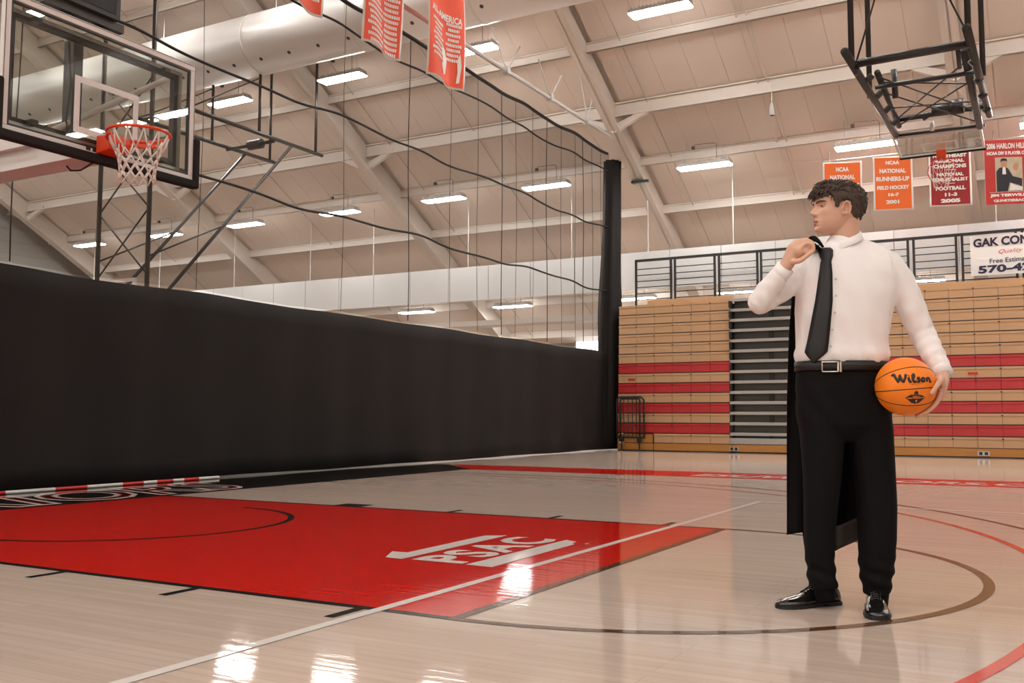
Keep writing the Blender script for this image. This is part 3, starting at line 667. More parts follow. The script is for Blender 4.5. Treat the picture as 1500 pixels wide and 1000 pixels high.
for y in (9.2,10.2,11.2,12.2):
    for x in (5.66-.02*(y-7.7)+.09,7.07): build('collar', MB().tube([(x-.03,y,zf(y)-.02),(x+.05,y,zf(y)+.05)], .05, 8), BLACK_STEEL, ch)
bo = Vector((6.21,13.2,5.83)); bd_ = Vector((0,1.06,-.10)).normalized(); bn = Vector((0,-.10,-1.06)).normalized()
def BP(x, t, h): return tuple(bo+Vector((x,0,0))+bd_*t+bn*h)
def bbox(mb, x0,x1,t0,t1,h0,h1):
    mb.add([BP(x,t,h) for h in (h0,h1) for t in (t0,t1) for x in (x0,x1)], [(0,1,3,2),(4,6,7,5),(0,4,5,1),(2,3,7,6),(0,2,6,4),(1,5,7,3)])
fb = MB(); H_ = .73
for q in ((-H_,H_,0,.04),(-H_,H_,1.02,1.06),(-H_,-H_+.04,.04,1.02),(H_-.04,H_,.04,1.02)): bbox(fb,*q,-.02,.02)
build('board_frame', fb, FRAME_W, ch)
g_ = MB(); bbox(g_,-H_+.04,H_-.04,.04,1.02,-.006,.006); build('glass_pane', g_, GLASS, ch)
g_ = MB(); bbox(g_,-H_-.01,H_+.01,1.03,1.10,-.035,.035); build('bottom_pad', g_, VINYL, ch)
g_ = MB()
for q in ((-.3,.3,.46,.50),(-.3,.3,.86,.90),(-.3,-.26,.5,.86),(.26,.3,.5,.86)): bbox(g_,*q,.0065,.009)
build('target_square', g_, FRAME_W, ch)
g_ = MB(); bbox(g_,-.08,.08,.86,1.02,.01,.17); build('rim_bracket', g_, ORANGE_STEEL, ch)
cc = BP(0,.91,.40)
build('rim', MB().tube([(cc[0]+.235*math.cos(a), cc[1]+.02*math.sin(a), cc[2]+.235*math.sin(a)) for a in np.linspace(0,2*math.pi,49)], .010, 8, cap=False), ORANGE_STEEL, ch, smooth=True)
nm = MB()
for i in range(12):
    a = 2*math.pi*i/12
    for s in (-.26,.26):
        p = [(cc[0]+.235*math.cos(a), cc[1], cc[2]+.235*math.sin(a)), (cc[0]+.20*math.cos(a+s), cc[1]-.10, cc[2]-.06+.18*math.sin(a+s)), (cc[0]+.14*math.cos(a+2*s), cc[1]-.16, cc[2]-.20+.10*math.sin(a+2*s)), (cc[0]+.12*math.cos(a+3*s), cc[1]-.17, cc[2]-.34+.06*math.sin(a+3*s))]
        nm.tube(p, .004, 4)
build('net', nm, NETCORD, ch)
# ================================================================ BASKET OF THE NEXT COURT (BEHIND THE NETTING)
fh = thing('ceiling_hung_hoop','dark ceiling hung basket frame of the next court behind the netting','hoop',(0,0,0))
fp = lambda n_,a,b,r=.04: pipe(n_,a,b,r,DARK_STEEL,fh,8)
xa, xb, yf = -9.85, -8.3, 8.4
for x in (xa,xb): fp('mast_pipe',(x,yf,2.3),(x,yf,roof(yf)-.3),.05)
for z0,z1 in ((3.7,5.1),(5.1,6.5),(6.5,7.9)):
    fp('cross_brace',(xa,yf,z0),(xb,yf,z1),.018); fp('cross_brace',(xb,yf,z0),(xa,yf,z1),.018)
for x in (xa,xb): fp('slide_rail',(x,9.3,7.46),(x,13.75,7.46),.05)
for x in (xa,xb):
    fp('diagonal_strut',(x,8.55,3.0),(x,12.6,7.42),.04)
    fp('stay',(x,8.45,4.1),(x,10.5,5.1),.02)
    for y,zt in ((11.5,8.885),(13.5,roof(13.5)-.05)): fp('hanger_pipe',(x,y,7.46),(x,y,zt),.035)
    fp('stay',(x,11.5,8.80),(x,9.4,7.5),.018)
fp('cross_pipe',(xa,12.0,7.40),(xb,12.0,7.40),.045); fp('cross_pipe',(xa,9.4,7.46),(xb,9.4,7.46),.04)
build('winch', MB().tube([(-9.1,12.0,7.40),(-8.7,12.0,7.40)], .12, 12), DARK_STEEL, fh)
fb = MB()
for a,b in (((-9.75,3.55),(-8.42,3.62)),((-9.75,2.6),(-8.42,2.67)),((-9.75,2.67),(-9.68,3.55)),((-8.49,2.67),(-8.42,3.55))): fb.box((a[0],8.20,a[1]),(b[0],8.25,b[1]))
build('board_frame', fb, FRAME_W, fh); build('glass_pane', MB().box((-9.68,8.22,2.67),(-8.49,8.23,3.55)), GLASS, fh)
# ================================================================ SMALL CEILING THINGS
pn = thing('pendant_sensor','white cone shaped pendant hanging from a ceiling beam','sensor',(2.61,16.1,7.50))
build('body', MB().tube([(0,0,0),(0,0,.02),(0,0,.20),(0,0,.27),(0,0,.30)], .06, 16, rs=[.058,.062,.05,.03,.012]), PANEL_W, pn, smooth=True)
build('opening', MB().tube([(0,0,-.004),(0,0,.004)], .046, 16), BLACK_STEEL, pn); build('wire', MB().tube([(0,0,.3),(0,0,.75)], .006, 5), GUARD, pn)
p = onY(938,266,17.6)
sb = build('wall_bracket', MB().box((p[0]-.22,17.55,p[2]-.03),(p[0]+.22,17.63,p[2]+.03)).box((p[0]-.24,17.56,p[2]-.02),(p[0]-.20,17.90,p[2]+.02)), BLACK_STEEL)
tag(sb,'short black bar fixed under the rafter beside the curtain end','bracket')
# ================================================================ THE MAN
MO = np.array([7.12,-.80,0.0]); RZ = math.atan2(_r[1], _r[0])
rh = np.array([math.cos(RZ), math.sin(RZ), 0]); dh = np.array([-math.sin(RZ), math.cos(RZ), 0])
def M(x, y, dep=0.0):
    """place in the man's own frame (x to his left, y away from his front, z up) of a picture point at local depth dep"""
    v = ray(x, y); t = (dep-(CAM-MO)@dh)/(v@dh); P = CAM+v*t-MO
    return np.array([P@rh, P@dh, P[2]])
SKIN = mat('skin', (.66,.385,.27,1), .5, var=.08, scale=14, bump=.04, bscale=120)
SKIN.node_tree.nodes['Principled BSDF'].inputs['Subsurface Weight'].default_value = .08
SKIN.node_tree.nodes['Principled BSDF'].inputs['Subsurface Radius'].default_value = (.012,.005,.003)
LIPS = mat('lips', (.40,.13,.10,1), .45, var=.05)
HAIR = mat('dark_brown_hair', (.060,.037,.025,1), .55, var=.45, scale=60, stretch=(1,1,.3))
SHIRT = mat('white_shirt_cotton', (.87,.83,.815,1), .75, var=.02, scale=5, bump=.10, bscale=14, sheen=.1)
TROUSER = mat('black_trouser_wool', (.0055,.0048,.0048,1), .8, var=.15, scale=20, bump=.1, bscale=25, spec=.12)
COAT = mat('black_coat_cloth', (.0055,.0047,.0045,1), .85, var=.2, scale=8, spec=.1)
LINING = mat('dark_coat_lining', (.028,.02,.017,1), .5, var=.2, scale=8)
TIE = mat('black_tie_silk', (.0095,.0095,.010,1), .55, var=.12, scale=80, stretch=(1,1,3))
LEATHER = mat('polished_black_leather', (.009,.008,.008,1), .14, var=.1, coat=.6)
BELT = mat('black_belt_leather', (.008,.007,.0065,1), .5, var=.1)
SILVER = mat('brushed_silver', (.72,.66,.58,1), .28, metal=1.0, var=.03)
BUTTON = mat('shirt_button', (.62,.55,.52,1), .4, var=.02)
def remeshed(name, mb, material, voxel, smooth_it=6, parent=None, keep=None):
    me = mb.mesh(name+'_raw', material); o = bpy.data.objects.new(name, me); COL.objects.link(o)
    r = o.modifiers.new('r','REMESH'); r.mode = 'VOXEL'; r.voxel_size = voxel; r.use_smooth_shade = True
    if smooth_it:
        s = o.modifiers.new('s','SMOOTH'); s.factor = .5; s.iterations = smooth_it
    dg = bpy.context.evaluated_depsgraph_get(); m2 = bpy.data.meshes.new_from_object(o.evaluated_get(dg)); m2.name = name
    o.modifiers.clear(); o.data = m2; bpy.data.meshes.remove(me)
    if not m2.materials: m2.materials.append(material)
    m2.polygons.foreach_set('use_smooth', [True]*len(m2.polygons))
    if parent: o.parent = parent
    return o
def ell(c, rx, ry, n=28, p=1.0, tilt=None):
    """horizontal ellipse ring round c"""
    out = []
    for i in range(n):
        a = 2*math.pi*i/n; ca, sa = math.cos(a), math.sin(a)
        out.append((c[0]+rx*math.copysign(abs(ca)**p,ca), c[1]+ry*math.copysign(abs(sa)**p,sa), c[2]))
    return out
def limb(mb, pts, rs, n=18, sub=5):
    """rounded tapering limb through joints (Catmull-Rom)"""
    P = [np.array(p,float) for p in pts]; Q=[]; R=[]
    E_ = [2*P[0]-P[1]]+P+[2*P[-1]-P[-2]]; RE = [rs[0]]+list(rs)+[rs[-1]]
    for i in range(len(P)-1):
        for k in range(sub):
            t = k/sub; a,b,c,d = E_[i:i+4]
            Q.append(.5*((2*b)+(-a+c)*t+(2*a-5*b+4*c-d)*t*t+(-a+3*b-3*c+d)*t**3)); R.append(rs[i]*(1-t)+rs[i+1]*t)
    Q.append(P[-1]); R.append(rs[-1])
    d0 = Q[1]-Q[0]; d0/=np.linalg.norm(d0); d1 = Q[-1]-Q[-2]; d1/=np.linalg.norm(d1)
    Q = [Q[0]-d0*R[0]*.8, Q[0]-d0*R[0]*.5]+Q+[Q[-1]+d1*R[-1]*.5, Q[-1]+d1*R[-1]*.8]; R = [R[0]*.35,R[0]*.8]+R+[R[-1]*.8,R[-1]*.35]
    return mb.tube(Q, 0, n, rs=R)
def blob(mb, c, r, n=14, m_=10, rot=None):
    vs=[]; c=np.array(c,float)
    rings=[]
    for i in range(1,m_):
        th=math.pi*i/m_
        ring=[]
        for j in range(n):
            ph=2*math.pi*j/n; v=np.array([r[0]*math.sin(th)*math.cos(ph), r[1]*math.sin(th)*math.sin(ph), r[2]*math.cos(th)])
            if rot is not None: v = rot@v
            ring.append(tuple(c+v))
        rings.append(ring)
    return mb.loft(rings)

# --- torso rings from the silhouette: (picture row, left, right, depth centre, half depth)
TR = [(362,1196,1290,.03,.070),(372,1180,1312,.03,.092),(385,1172,1322,.025,.108),(402,1168,1320,.015,.120),(430,1167,1312,.005,.128),
      (465,1166,1304,.0,.126),(500,1167,1299,.0,.120),(520,1167,1298,.0,.119),(532,1170,1296,.0,.118)]
def torso_ring(row, grow=0.0, n=40):
    y,l,r,dc,hd = row; a = M(l,y,dc); b = M(r,y,dc); c = (a+b)/2
    return ell((c[0],dc,c[2]), (b[0]-a[0])/2+grow, hd+grow, n, .86)
def chest_y(x, z):
    """front surface of the shirt at local x, z"""
    rows = []
    for row in TR:
        y,l,r,dc,hd = row; a = M(l,y,dc); b = M(r,y,dc); rows.append((a[2],(a[0]+b[0])/2,(b[0]-a[0])/2,dc,hd))
    rows.sort(); zs=[q[0] for q in rows]
    g=[np.interp(z,zs,[q[k] for q in rows]) for k in range(1,5)]
    t=max(-.98,min(.98,(x-g[0])/g[1])); s_=max(0.0,1-abs(t)**(2/.86))
    return g[2]-g[3]*s_**(.86/2)
SHL, SHR = M(1184,392,.04), M(1306,388,.0)          # his right / left shoulder
ELL_, WRL = M(1112,444,-.06), M(1150,392,-.15)
ELR, WRR = M(1351,488,.0), M(1381,547,-.10)
BALL = M(1326.5,566,-.16); BR = .1205

# --- body (skin): one continuous mesh
bm_ = MB()
bm_.loft([torso_ring(r,-.014,32) for r in TR][::-1])
HC = M(1229,343,.02)                                   # chin level on the head axis
FYAW = math.radians(180+5)
Fv = np.array([math.cos(FYAW), math.sin(FYAW), 0]); Sv = np.array([math.sin(FYAW), -math.cos(FYAW), 0])   # face, his left side -> camera
if Sv[1] > 0: Sv = -Sv
TILT = math.radians(-3)
def HP(f, s, z): return HC+Fv*f+Sv*s+np.array([0,0,z])
HZ  = [0,.008,.02,.035,.05,.07,.085,.10,.118,.134,.155,.175,.192,.205,.213,.217]
HF  = [.086,.100,.106,.106,.106,.104,.103,.101,.098,.102,.099,.090,.073,.050,.028,.008]
HBk = [.045,.015,-.005,-.030,-.052,-.082,-.095,-.103,-.108,-.110,-.108,-.097,-.078,-.054,-.030,-.008]
HWd = [.018,.032,.045,.054,.060,.0655,.069,.0715,.0745,.076,.075,.068,.056,.040,.023,.007]
def gs(v, s): return math.exp(-(v/s)**2)
def head_point(a, z, off=0.0):
    f0=np.interp(z,HZ,HF); b0=np.interp(z,HZ,HBk); w0=np.interp(z,HZ,HWd); mid = (f0+b0)/2*.35+.0
    mid = min(max(mid,b0+.02),f0-.015) if z>.01 else (f0+b0)/2
    ca,sa = math.cos(a),math.sin(a)
    ext = (f0-mid) if ca>0 else (mid-b0)
    f = mid+ext*math.copysign(abs(ca)**.88,ca); s = w0*math.copysign(abs(sa)**.92,sa)
    if ca>0:
        k = 0.0
        nz = z
        br = .030 if nz<.088 else .030*max(0,1-(nz-.088)/.040)**.9+.002
        k += br*gs(s,.0105+.004*max(0,(.09-nz)/.02))*(gs(nz-.088,.0105) if nz<.088 else (1 if nz<.130 else gs(nz-.130,.006)))
        for q in (-1,1):
            k += .008*gs(s-q*.0145,.0062)*gs(z-.0815,.007)
            k += .0055*gs(s-q*.024,.021)*gs(z-.1335,.0075)
            k -= .0125*gs(s-q*.031,.0145)*gs(z-.1175,.0095)
            k += .005*gs(s-q*.05,.017)*gs(z-.093,.016)
        k += .0085*gs(s,.019)*gs(z-.0545,.0055)+.0085*gs(s,.0165)*gs(z-.0415,.0055)-.0045*gs(s,.022)*gs(z-.048,.0022)
        k += .006*gs(s,.018)*gs(z-.016,.012)-.004*gs(s,.02)*gs(z-.0305,.005)
        f += k*max(0,ca)**.3
    v = np.array([f-mid, s]); L_ = np.linalg.norm(v)+1e-9
    f += off*v[0]/L_; s += off*v[1]/L_
    return f, s
def HPa(a, z, off=0.0, up=0.0):
    f,s = head_point(a,z,off); return HP(f,s,z+up)
zz = sorted(set(list(np.linspace(0,.205,60))+HZ[-3:]))
bm_.loft([[HPa(2*math.pi*j/72, z) for j in range(72)] for z in zz])
nk0, nk1 = HP(-.028,0,.075), M(1238,380,.03)
limb(bm_, [nk0, (nk0+nk1)/2+[.0,0,0], nk1], [.060,.061,.070], 24)
# ears
def ear(mb, sgn):
    for k in range(16):
        a = math.radians(-70+k*17.5); 
        f = .001-.016*math.cos(a)*.9; es = .087+.006*math.cos(a)+.003*math.sin(a); z = .100+.027*math.sin(a)
        if k>0: limb(mb, [prev, HP(f, sgn*es, z)], [.0046,.0046], 8, 2)
        prev = HP(f, sgn*es, z)
        if math.cos(a) > -.2: limb(mb, [prev, HP(f*.75, sgn*.070, .100+.024*math.sin(a))], [.0042,.0046], 8, 2)
    blob(mb, HP(.003,sgn*.0715,.100), (.011,.005,.023)); blob(mb, HP(.010,sgn*.0755,.078), (.008,.006,.010)); blob(mb, HP(.016,sgn*.0740,.096),(.005,.006,.011))
ear(bm_,1); ear(bm_,-1)
# arms under the sleeves
limb(bm_, [SHL,(SHL+ELL_)/2,ELL_], [.045,.042,.034]); limb(bm_, [ELL_,(ELL_*.5+WRL*.5),WRL], [.034,.037,.027])
limb(bm_, [SHR,(SHR+ELR)/2,ELR], [.045,.042,.034]); limb(bm_, [ELR,(ELR+WRR)/2,WRR], [.034,.036,.027])
# raised fist gripping the coat collar: local axes of the hand
def finger(mb, pts, r0=.0088, r1=.0070): limb(mb, pts, list(np.linspace(r0,r1,len(pts))), 10, 4)
KN = M(1170,357,-.165)                       # knuckle row middle
ax = (KN-WRL)/np.linalg.norm(KN-WRL)
limb(bm_, [WRL, WRL*.6+KN*.4, WRL*.25+KN*.75, KN-ax*.006], [.027,.031,.036,.028], 18)
blob(bm_, M(1168,368,-.175), (.026,.030,.030)); blob(bm_, M(1177,368,-.178), (.022,.026,.022)); blob(bm_, M(1183,363,-.172), (.015,.034,.016))
for k,(dx,dy,dd) in enumerate(((-3,-1,.030),(1,-2.5,.010),(4,-1,-.010),(5,3,-.029))):
    d0 = -.165+dd
    finger(bm_, [M(1168+dx,361+dy,d0), M(1176+dx,353.5+dy,d0-.006), M(1185+dx,356+dy,d0-.010), M(1188.5+dx*.6,364+dy,d0-.012), M(1183+dx*.5,369+dy,d0-.010)], .0098, .0078)
finger(bm_, [M(1162,383,-.185), M(1171,382,-.203), M(1180,376,-.210), M(1189,369,-.205)], .0125, .0088)
# hand on the ball: palm on its right side, fingers under it, thumb in front
def onball(lon, lat, h):     # lon: 0 = to the right of the picture, +90 = towards the camera; lat up
    lo, la = math.radians(lon), math.radians(lat)
    return BALL+(BR+h)*np.array([math.cos(la)*math.cos(lo), -math.cos(la)*math.sin(lo), math.sin(la)])
pc = onball(8,2,.022)
limb(bm_, [WRR, WRR*.45+pc*.55, onball(4,0,.017), onball(4,-16,.015)], [.026,.028,.031,.027], 18)
blob(bm_, onball(20,8,.016), (.016,.026,.030)); blob(bm_, onball(-12,-6,.015), (.016,.024,.034))
for k,lo in enumerate((27,9,-9,-26)):
    ln = (1.0,1.12,1.06,.86)[k]
    finger(bm_, [onball(lo*.75,-12,.016), onball(lo,-24-6*ln,.0135), onball(lo+3,-36-14*ln,.011), onball(lo+8,-44-26*ln,.0095)], .0105, .0078)
finger(bm_, [onball(22,14,.016), onball(40,8,.016), onball(54,-3,.0125), onball(63,-13,.0105)], .0135, .0088)
# legs under the trousers
for a,b,c in (((1202,575,.0),(1202,725,-.005),(1208,868,.02)),((1264,575,.0),(1283,735,-.02),(1286,880,.0))):
    limb(bm_, [M(*a),M(*b),M(*b)*.35+M(*c)*.65], [.08,.055,.042])
blob(bm_, M(1232,560,0), (.16,.10,.10))
person = remeshed('person', bm_, SKIN, .0034, 2)
person.location = MO; person.rotation_euler = (0,0,RZ)
tag(person,'man in white shirt and black tie looking left, holding a coat and a basketball','person')
person.data.materials.append(LIPS)
for p_ in person.data.polygons:
    c = np.array(p_.center)-HC; f_,s_,z_ = c@Fv, c@Sv, c[2]
    if f_>.098 and abs(s_)<.0225*(1-((z_-.048)/.013)**2 if abs(z_-.048)<.013 else 0): p_.material_index = 1
# --- eyes, brows
EYE = mat('eye_white', (.45,.38,.34,1), .25, var=.02); IRIS = mat('dark_iris', (.02,.012,.008,1), .15, var=.1)
for s in (-1,1):
    ec = HP(.0785,s*.0315,.1172)
    eb = MB(); blob(eb, ec, (.0118,.0118,.0118), 20, 14); e_ = build('eye', eb, EYE, person, smooth=True)
    gz = Fv*.97+Sv*.10+np.array([0,0,.08]); gz/=np.linalg.norm(gz)
    ib = MB(); blob(ib, ec+gz*.0082, (.0058,.0058,.0058), 14, 10); build('iris', ib, IRIS, e_, smooth=True)
    lid = MB(); limb(lid, [HP(.083,s*.0435,.1180), HP(.0905,s*.036,.1226), HP(.0925,s*.028,.1226), HP(.089,s*.0195,.1178)], [.0019,.0027,.0027,.0016], 8, 4)
    build('eyelid', lid, SKIN, person, smooth=True)
    bw = MB(); pts=[]
    for t in np.linspace(0,1,9):
        a = s*(.16+.62*t); z = .1315+.0065*math.sin(t*2.3)-.004*t*t; pts.append(HPa(a,z,.0012))
    limb(bw, pts, [.0030,.0042,.0046,.0046,.0044,.004,.0034,.0026,.0014], 8, 2); build('eyebrow', bw, HAIR, person, smooth=True)
# --- hair: cap over the skull plus loose locks
from mathutils import noise as mnoise
def hairline(a):
    t = abs(math.degrees(math.atan2(math.sin(a),math.cos(a))))
    return np.interp(t,[0,25,45,56,62,68,75,80,99,105,142,180],[.164,.165,.164,.158,.142,.104,.102,.131,.131,.080,.042,.028])
def hair_thick(a, z):
    t = abs(math.degrees(math.atan2(math.sin(a),math.cos(a)))); d = z-hairline(a)
    if d < 0: return -.006+max(-.004,d*.2)
    top = np.interp(z,[.02,.09,.14,.17,.20,.22],[.004,.008,.012,.017,.019,.018]); front = 1+.35*gs(t,50)*(z>.15)
    return min(1,d/.010+.15)*top*front
hm = MB(); HZZ = list(np.linspace(.022,.212,56))+[.215,.2169]
def hair_pt(a, z):
    th = hair_thick(a,z); p = HPa(a,z,th,0)
    if th>0:
        k = mnoise.noise(Vector((math.cos(a)*5,math.sin(a)*5,z*26)))*.0032+mnoise.noise(Vector((math.cos(a)*16,math.sin(a)*16,z*45)))*.0022
        up = max(0,(z-.16)/.057)
        p = p+np.array([0,0,1])*(up*th*.95+k*up)+(Fv*math.cos(a)+Sv*math.sin(a))*k
    return p
hm.loft([[hair_pt(2*math.pi*j/96,z) for j in range(96)] for z in HZZ])
rnd = random.Random(3)
for k in range(760):
    a = rnd.uniform(-math.pi,math.pi); z = rnd.uniform(.05,.214)
    if rnd.random()<.35: z = rnd.uniform(.17,.215)
    if z-hairline(a) < .004: continue
    p0 = hair_pt(a,z); nrm = (Fv*math.cos(a)+Sv*math.sin(a))*(1-max(0,(z-.15)/.07))+np.array([0,0,1])*max(.0,(z-.13)/.08); nrm/=np.linalg.norm(nrm)+1e-9
    if z>.16: dr = Fv*rnd.uniform(.2,1.0)+Sv*rnd.uniform(-.6,.6)+np.array([0,0,rnd.uniform(-.5,.1)])
    else: dr = np.array([0,0,-1])+Fv*rnd.uniform(-.45,.15)+Sv*rnd.uniform(-.1,.1)
    dr = dr-nrm*(dr@nrm); dr/=np.linalg.norm(dr)+1e-9
    Lk = rnd.uniform(.016,.030) if z>.15 else rnd.uniform(.008,.015); h = .0030 if z>.15 else .0012
    hm.tube([p0-nrm*.002, p0+dr*Lk*.4+nrm*h*1.3, p0+dr*Lk*.8+nrm*h*.9, p0+dr*Lk*1.1-nrm*.001], 0, 4, rs=[.0026,.0028,.0020,.0006])
for k in range(34):                                    # fringe over the forehead
    a = rnd.uniform(-.85,.85); p0 = hair_pt(a,.166); dn = np.array([0,0,-1])
    o_ = (Fv*math.cos(a)+Sv*math.sin(a)); Lk = rnd.uniform(.010,.019)
    hm.tube([p0, p0+o_*.006+dn*Lk*.3, p0+o_*.006+dn*Lk*.7+Sv*rnd.uniform(-.006,.006), p0+o_*.001+dn*Lk+Sv*rnd.uniform(-.009,.009)], 0, 5, rs=[.0045,.0045,.0035,.0008])
build('hair', hm, HAIR, person, smooth=True)
# --- shirt
sm = MB()
sm.loft([torso_ring(r) for r in TR][::-1])
nb_ = M(1238,352,.03); limb(sm, [nb_, M(1237,372,.03)], [.066,.085], 24, 3)
limb(sm, [SHL+[.02,0,-.01],SHL*.65+ELL_*.35,SHL*.25+ELL_*.75,ELL_], [.070,.066,.058,.052], 22)
CUL = WRL*.88+ELL_*.12
limb(sm, [ELL_,ELL_*.6+CUL*.4+[-.004,0,-.002],CUL], [.052,.049,.038], 22)
limb(sm, [SHR+[-.02,0,-.005],SHR*.7+ELR*.3,SHR*.3+ELR*.7,ELR], [.068,.066,.060,.054], 22)
CUR = WRR*.93+ELR*.07
limb(sm, [ELR,ELR*.5+CUR*.5,CUR], [.054,.051,.041], 22)
for a,b in ((SHL,M(1232,368,.02)),(SHR,M(1240,366,.02))): limb(sm, [a+[0,0,-.01],a*.5+b*.5+[0,0,.006],b], [.062,.062,.06], 18)
shirt = remeshed('shirt', sm, SHIRT, .006, 8, person)
# pressed-in folds
V = np.empty(len(shirt.data.vertices)*3); shirt.data.vertices.foreach_get('co', V); V = V.reshape(-1,3)
N = np.empty(len(V)*3); shirt.data.vertices.foreach_get('normal', N); N = N.reshape(-1,3)
def seg_t(P, a, b):
    d = b-a; t = np.clip(((P-a)@d)/(d@d),0,1); return t, np.linalg.norm(P-(a+t[:,None]*d),axis=1)
disp = np.zeros(len(V))
for a,b,am,fr in ((SHL,ELL_,.006,9),(ELL_,CUL,.006,7),(SHR,ELR,.005,8),(ELR,CUR,.006,8)):
    t,ds = seg_t(V,a,b); wgt = np.clip(1-ds/.09,0,1)*np.sin(np.clip(t,0,1)*math.pi)**.5
    disp += wgt*am*1.4*np.sin(t*fr*.7*math.pi+V[:,0]*28+V[:,1]*33)*np.sin(V[:,2]*31+V[:,1]*57+V[:,0]*19+1.1)
tz = (V[:,2]-M(1232,532)[2])
tor = (np.abs(V[:,0]-M(1234,450)[0])<.19)
disp += np.where(tor, np.exp(-np.clip(tz,0,9)/.10)*.0045*np.sin(V[:,0]*85+V[:,2]*18), 0)
disp += np.where(tor, .0045*np.sin(V[:,0]*38+V[:,2]*21+1.0)*np.sin(V[:,2]*13+V[:,0]*9), 0)
disp += np.where(tor, .009*np.exp(-((tz-.035)/.03)**2), 0)
shirt.data.vertices.foreach_set('co', (V+N*disp[:,None]).ravel()); shirt.data.update()
# cuffs
def cuff(c0, c1, r, nm='cuff'):
    ax_ = (c1-c0)/np.linalg.norm(c1-c0)
    o = build(nm, MB().tube([c0-ax_*.030,c0-ax_*.028,c0+ax_*.022,c0+ax_*.024,c0+ax_*.022,c0-ax_*.02], 0, 24, rs=[r*.9,r,r*1.02,r*.99,r*.93,r*.9], cap=False), SHIRT, shirt, smooth=True); return o
cuff(WRL*.90+ELL_*.10, WRL, .0385); cuff(WRR*.93+ELR*.07, WRR, .042)
# collar: standing band with two turned-down wings
NC = M(1236,350,.025); cfr = math.atan2(chest_y(M(1217,362)[0],M(1217,362)[2])-.025, M(1217,362)[0]-NC[0])    # direction of the throat
zt_f, zt_b = M(1214,352,-.06)[2], M(1256,337,.06)[2]
cm = MB(); rings=[]; nA=44
prof = [(.000,-.030,.064),(0,.000,.066),(.0,.004,.069),(.006,-.004,.074),(.012,-.028,.082),(.012,-.032,.080),(.005,-.012,.072)]
for k,(ex,dz,rad) in enumerate(prof):
    ring=[]
    for j in range(nA+1):
        th = math.radians(14)+(2*math.pi-2*math.radians(14))*j/nA; a = cfr+th
        u = (1-math.cos(th))/2; ztop = zt_f*(1-u)+zt_b*u
        near = max(gs(th,.55),gs(2*math.pi-th,.55)); ddz = dz*(1+.55*near) if k in (4,5) else dz
        rr_ = rad+(.012*near if k in (4,5) else 0)
        ring.append((NC[0]+rr_*1.0*math.cos(a), NC[1]+rr_*1.0*math.sin(a), ztop+ddz))
    rings.append(ring)
cm.loft(rings, close=False, cap=False); col_ = build('collar', cm, SHIRT, shirt, smooth=True)
# placket and buttons
pk = MB(); prev=None
pts_px = [(1219,380),(1220,410),(1219,440),(1216,470),(1214,500),(1212,526)]
L_=[];R_=[]
for x_,y_ in pts_px:
    p = M(x_,y_,-.12)
    for lst,dx in ((L_,-.012),(R_,.016)): lst.append((p[0]+dx, chest_y(p[0]+dx,p[2])-.0035, p[2]))
pk.loft([L_,R_], close=False, cap=False); build('placket', pk, SHIRT, shirt, smooth=True)
for x_,y_ in ((1223,408),(1222,433),(1220,458),(1217,483),(1215,507)):
    p = M(x_,y_,-.12); yy_ = chest_y(p[0]+.006,p[2])-.0065
    build('button', MB().tube([(p[0]+.006,yy_,p[2]),(p[0]+.006,yy_-.003,p[2])], .0052, 10), BUTTON, shirt)
# --- tie
tie = MB(); rings=[]
for x_,y_,hw,th in ((1217.5,358,.022,.010),(1217.5,362,.029,.016),(1216.5,372,.026,.016),(1215.5,379,.020,.012),(1214.5,381,.021,.008),(1212,400,.026,.007),(1207.5,440,.034,.007),(1203,470,.038,.007),(1199,500,.042,.007),(1196.5,515,.044,.007),(1195.5,521,.030,.006),(1194.5,530,.003,.005)):
    p = M(x_,y_,-.12); p[0]+=.0; ring=[]
    for dx,k in ((-hw,0),(-hw*.5,.6),(0,.85),(hw*.5,.6),(hw,0),(hw*.5,-.2),(0,-.2),(-hw*.5,-.2)):
        x = p[0]+dx; ring.append((x, min(chest_y(x,p[2]),chest_y(p[0],p[2])+.012)-.010-.009*min(1,max(0,(y_-440)/70))-th*k, p[2]))
    rings.append(ring)
tie.loft(rings); t_ = build('tie', tie, TIE, person, smooth=True)
# --- trousers
tm = MB()
HR = [(527,1170,1296,.0,.112),(545,1168,1298,.0,.115),(570,1166,1301,.0,.122),(600,1167,1303,.0,.122),(622,1169,1304,.0,.118),(634,1182,1292,.0,.100),(646,1206,1262,.0,.07)]
tm.loft([torso_ring(r) for r in HR][::-1])
def leg(rows):
    rings=[]
    for y_,l_,r_,dc in rows:
        a=M(l_,y_,dc); b=M(r_,y_,dc); c=(a+b)/2; w2=(b[0]-a[0])/2; rings.append(ell((c[0],dc,c[2]), w2, max(w2*1.08,.06), 26, .92))
    tm.loft(rings[::-1])
leg([(585,1168,1234,.0),(620,1170,1236,.0),(660,1174,1234,-.005),(700,1177,1230,-.01),(740,1178,1225,-.01),(780,1179,1222,.0),(808,1180,1222,.005),(830,1183,1223,.008),(850,1185,1226,.01),(861,1186,1227,.012)])
leg([(585,1228,1303,.0),(620,1234,1305,.0),(660,1244,1307,-.01),(700,1252,1309,-.02),(740,1256,1311,-.025),(790,1259,1311,-.025),(830,1260,1309,-.02),(850,1263,1306,-.02),(869,1267,1304,-.02)])
trs = remeshed('trousers', tm, TROUSER, .006, 6, person)
V = np.empty(len(trs.data.vertices)*3); trs.data.vertices.foreach_get('co', V); V = V.reshape(-1,3); N = np.empty(len(V)*3); trs.data.vertices.foreach_get('normal', N); N = N.reshape(-1,3)
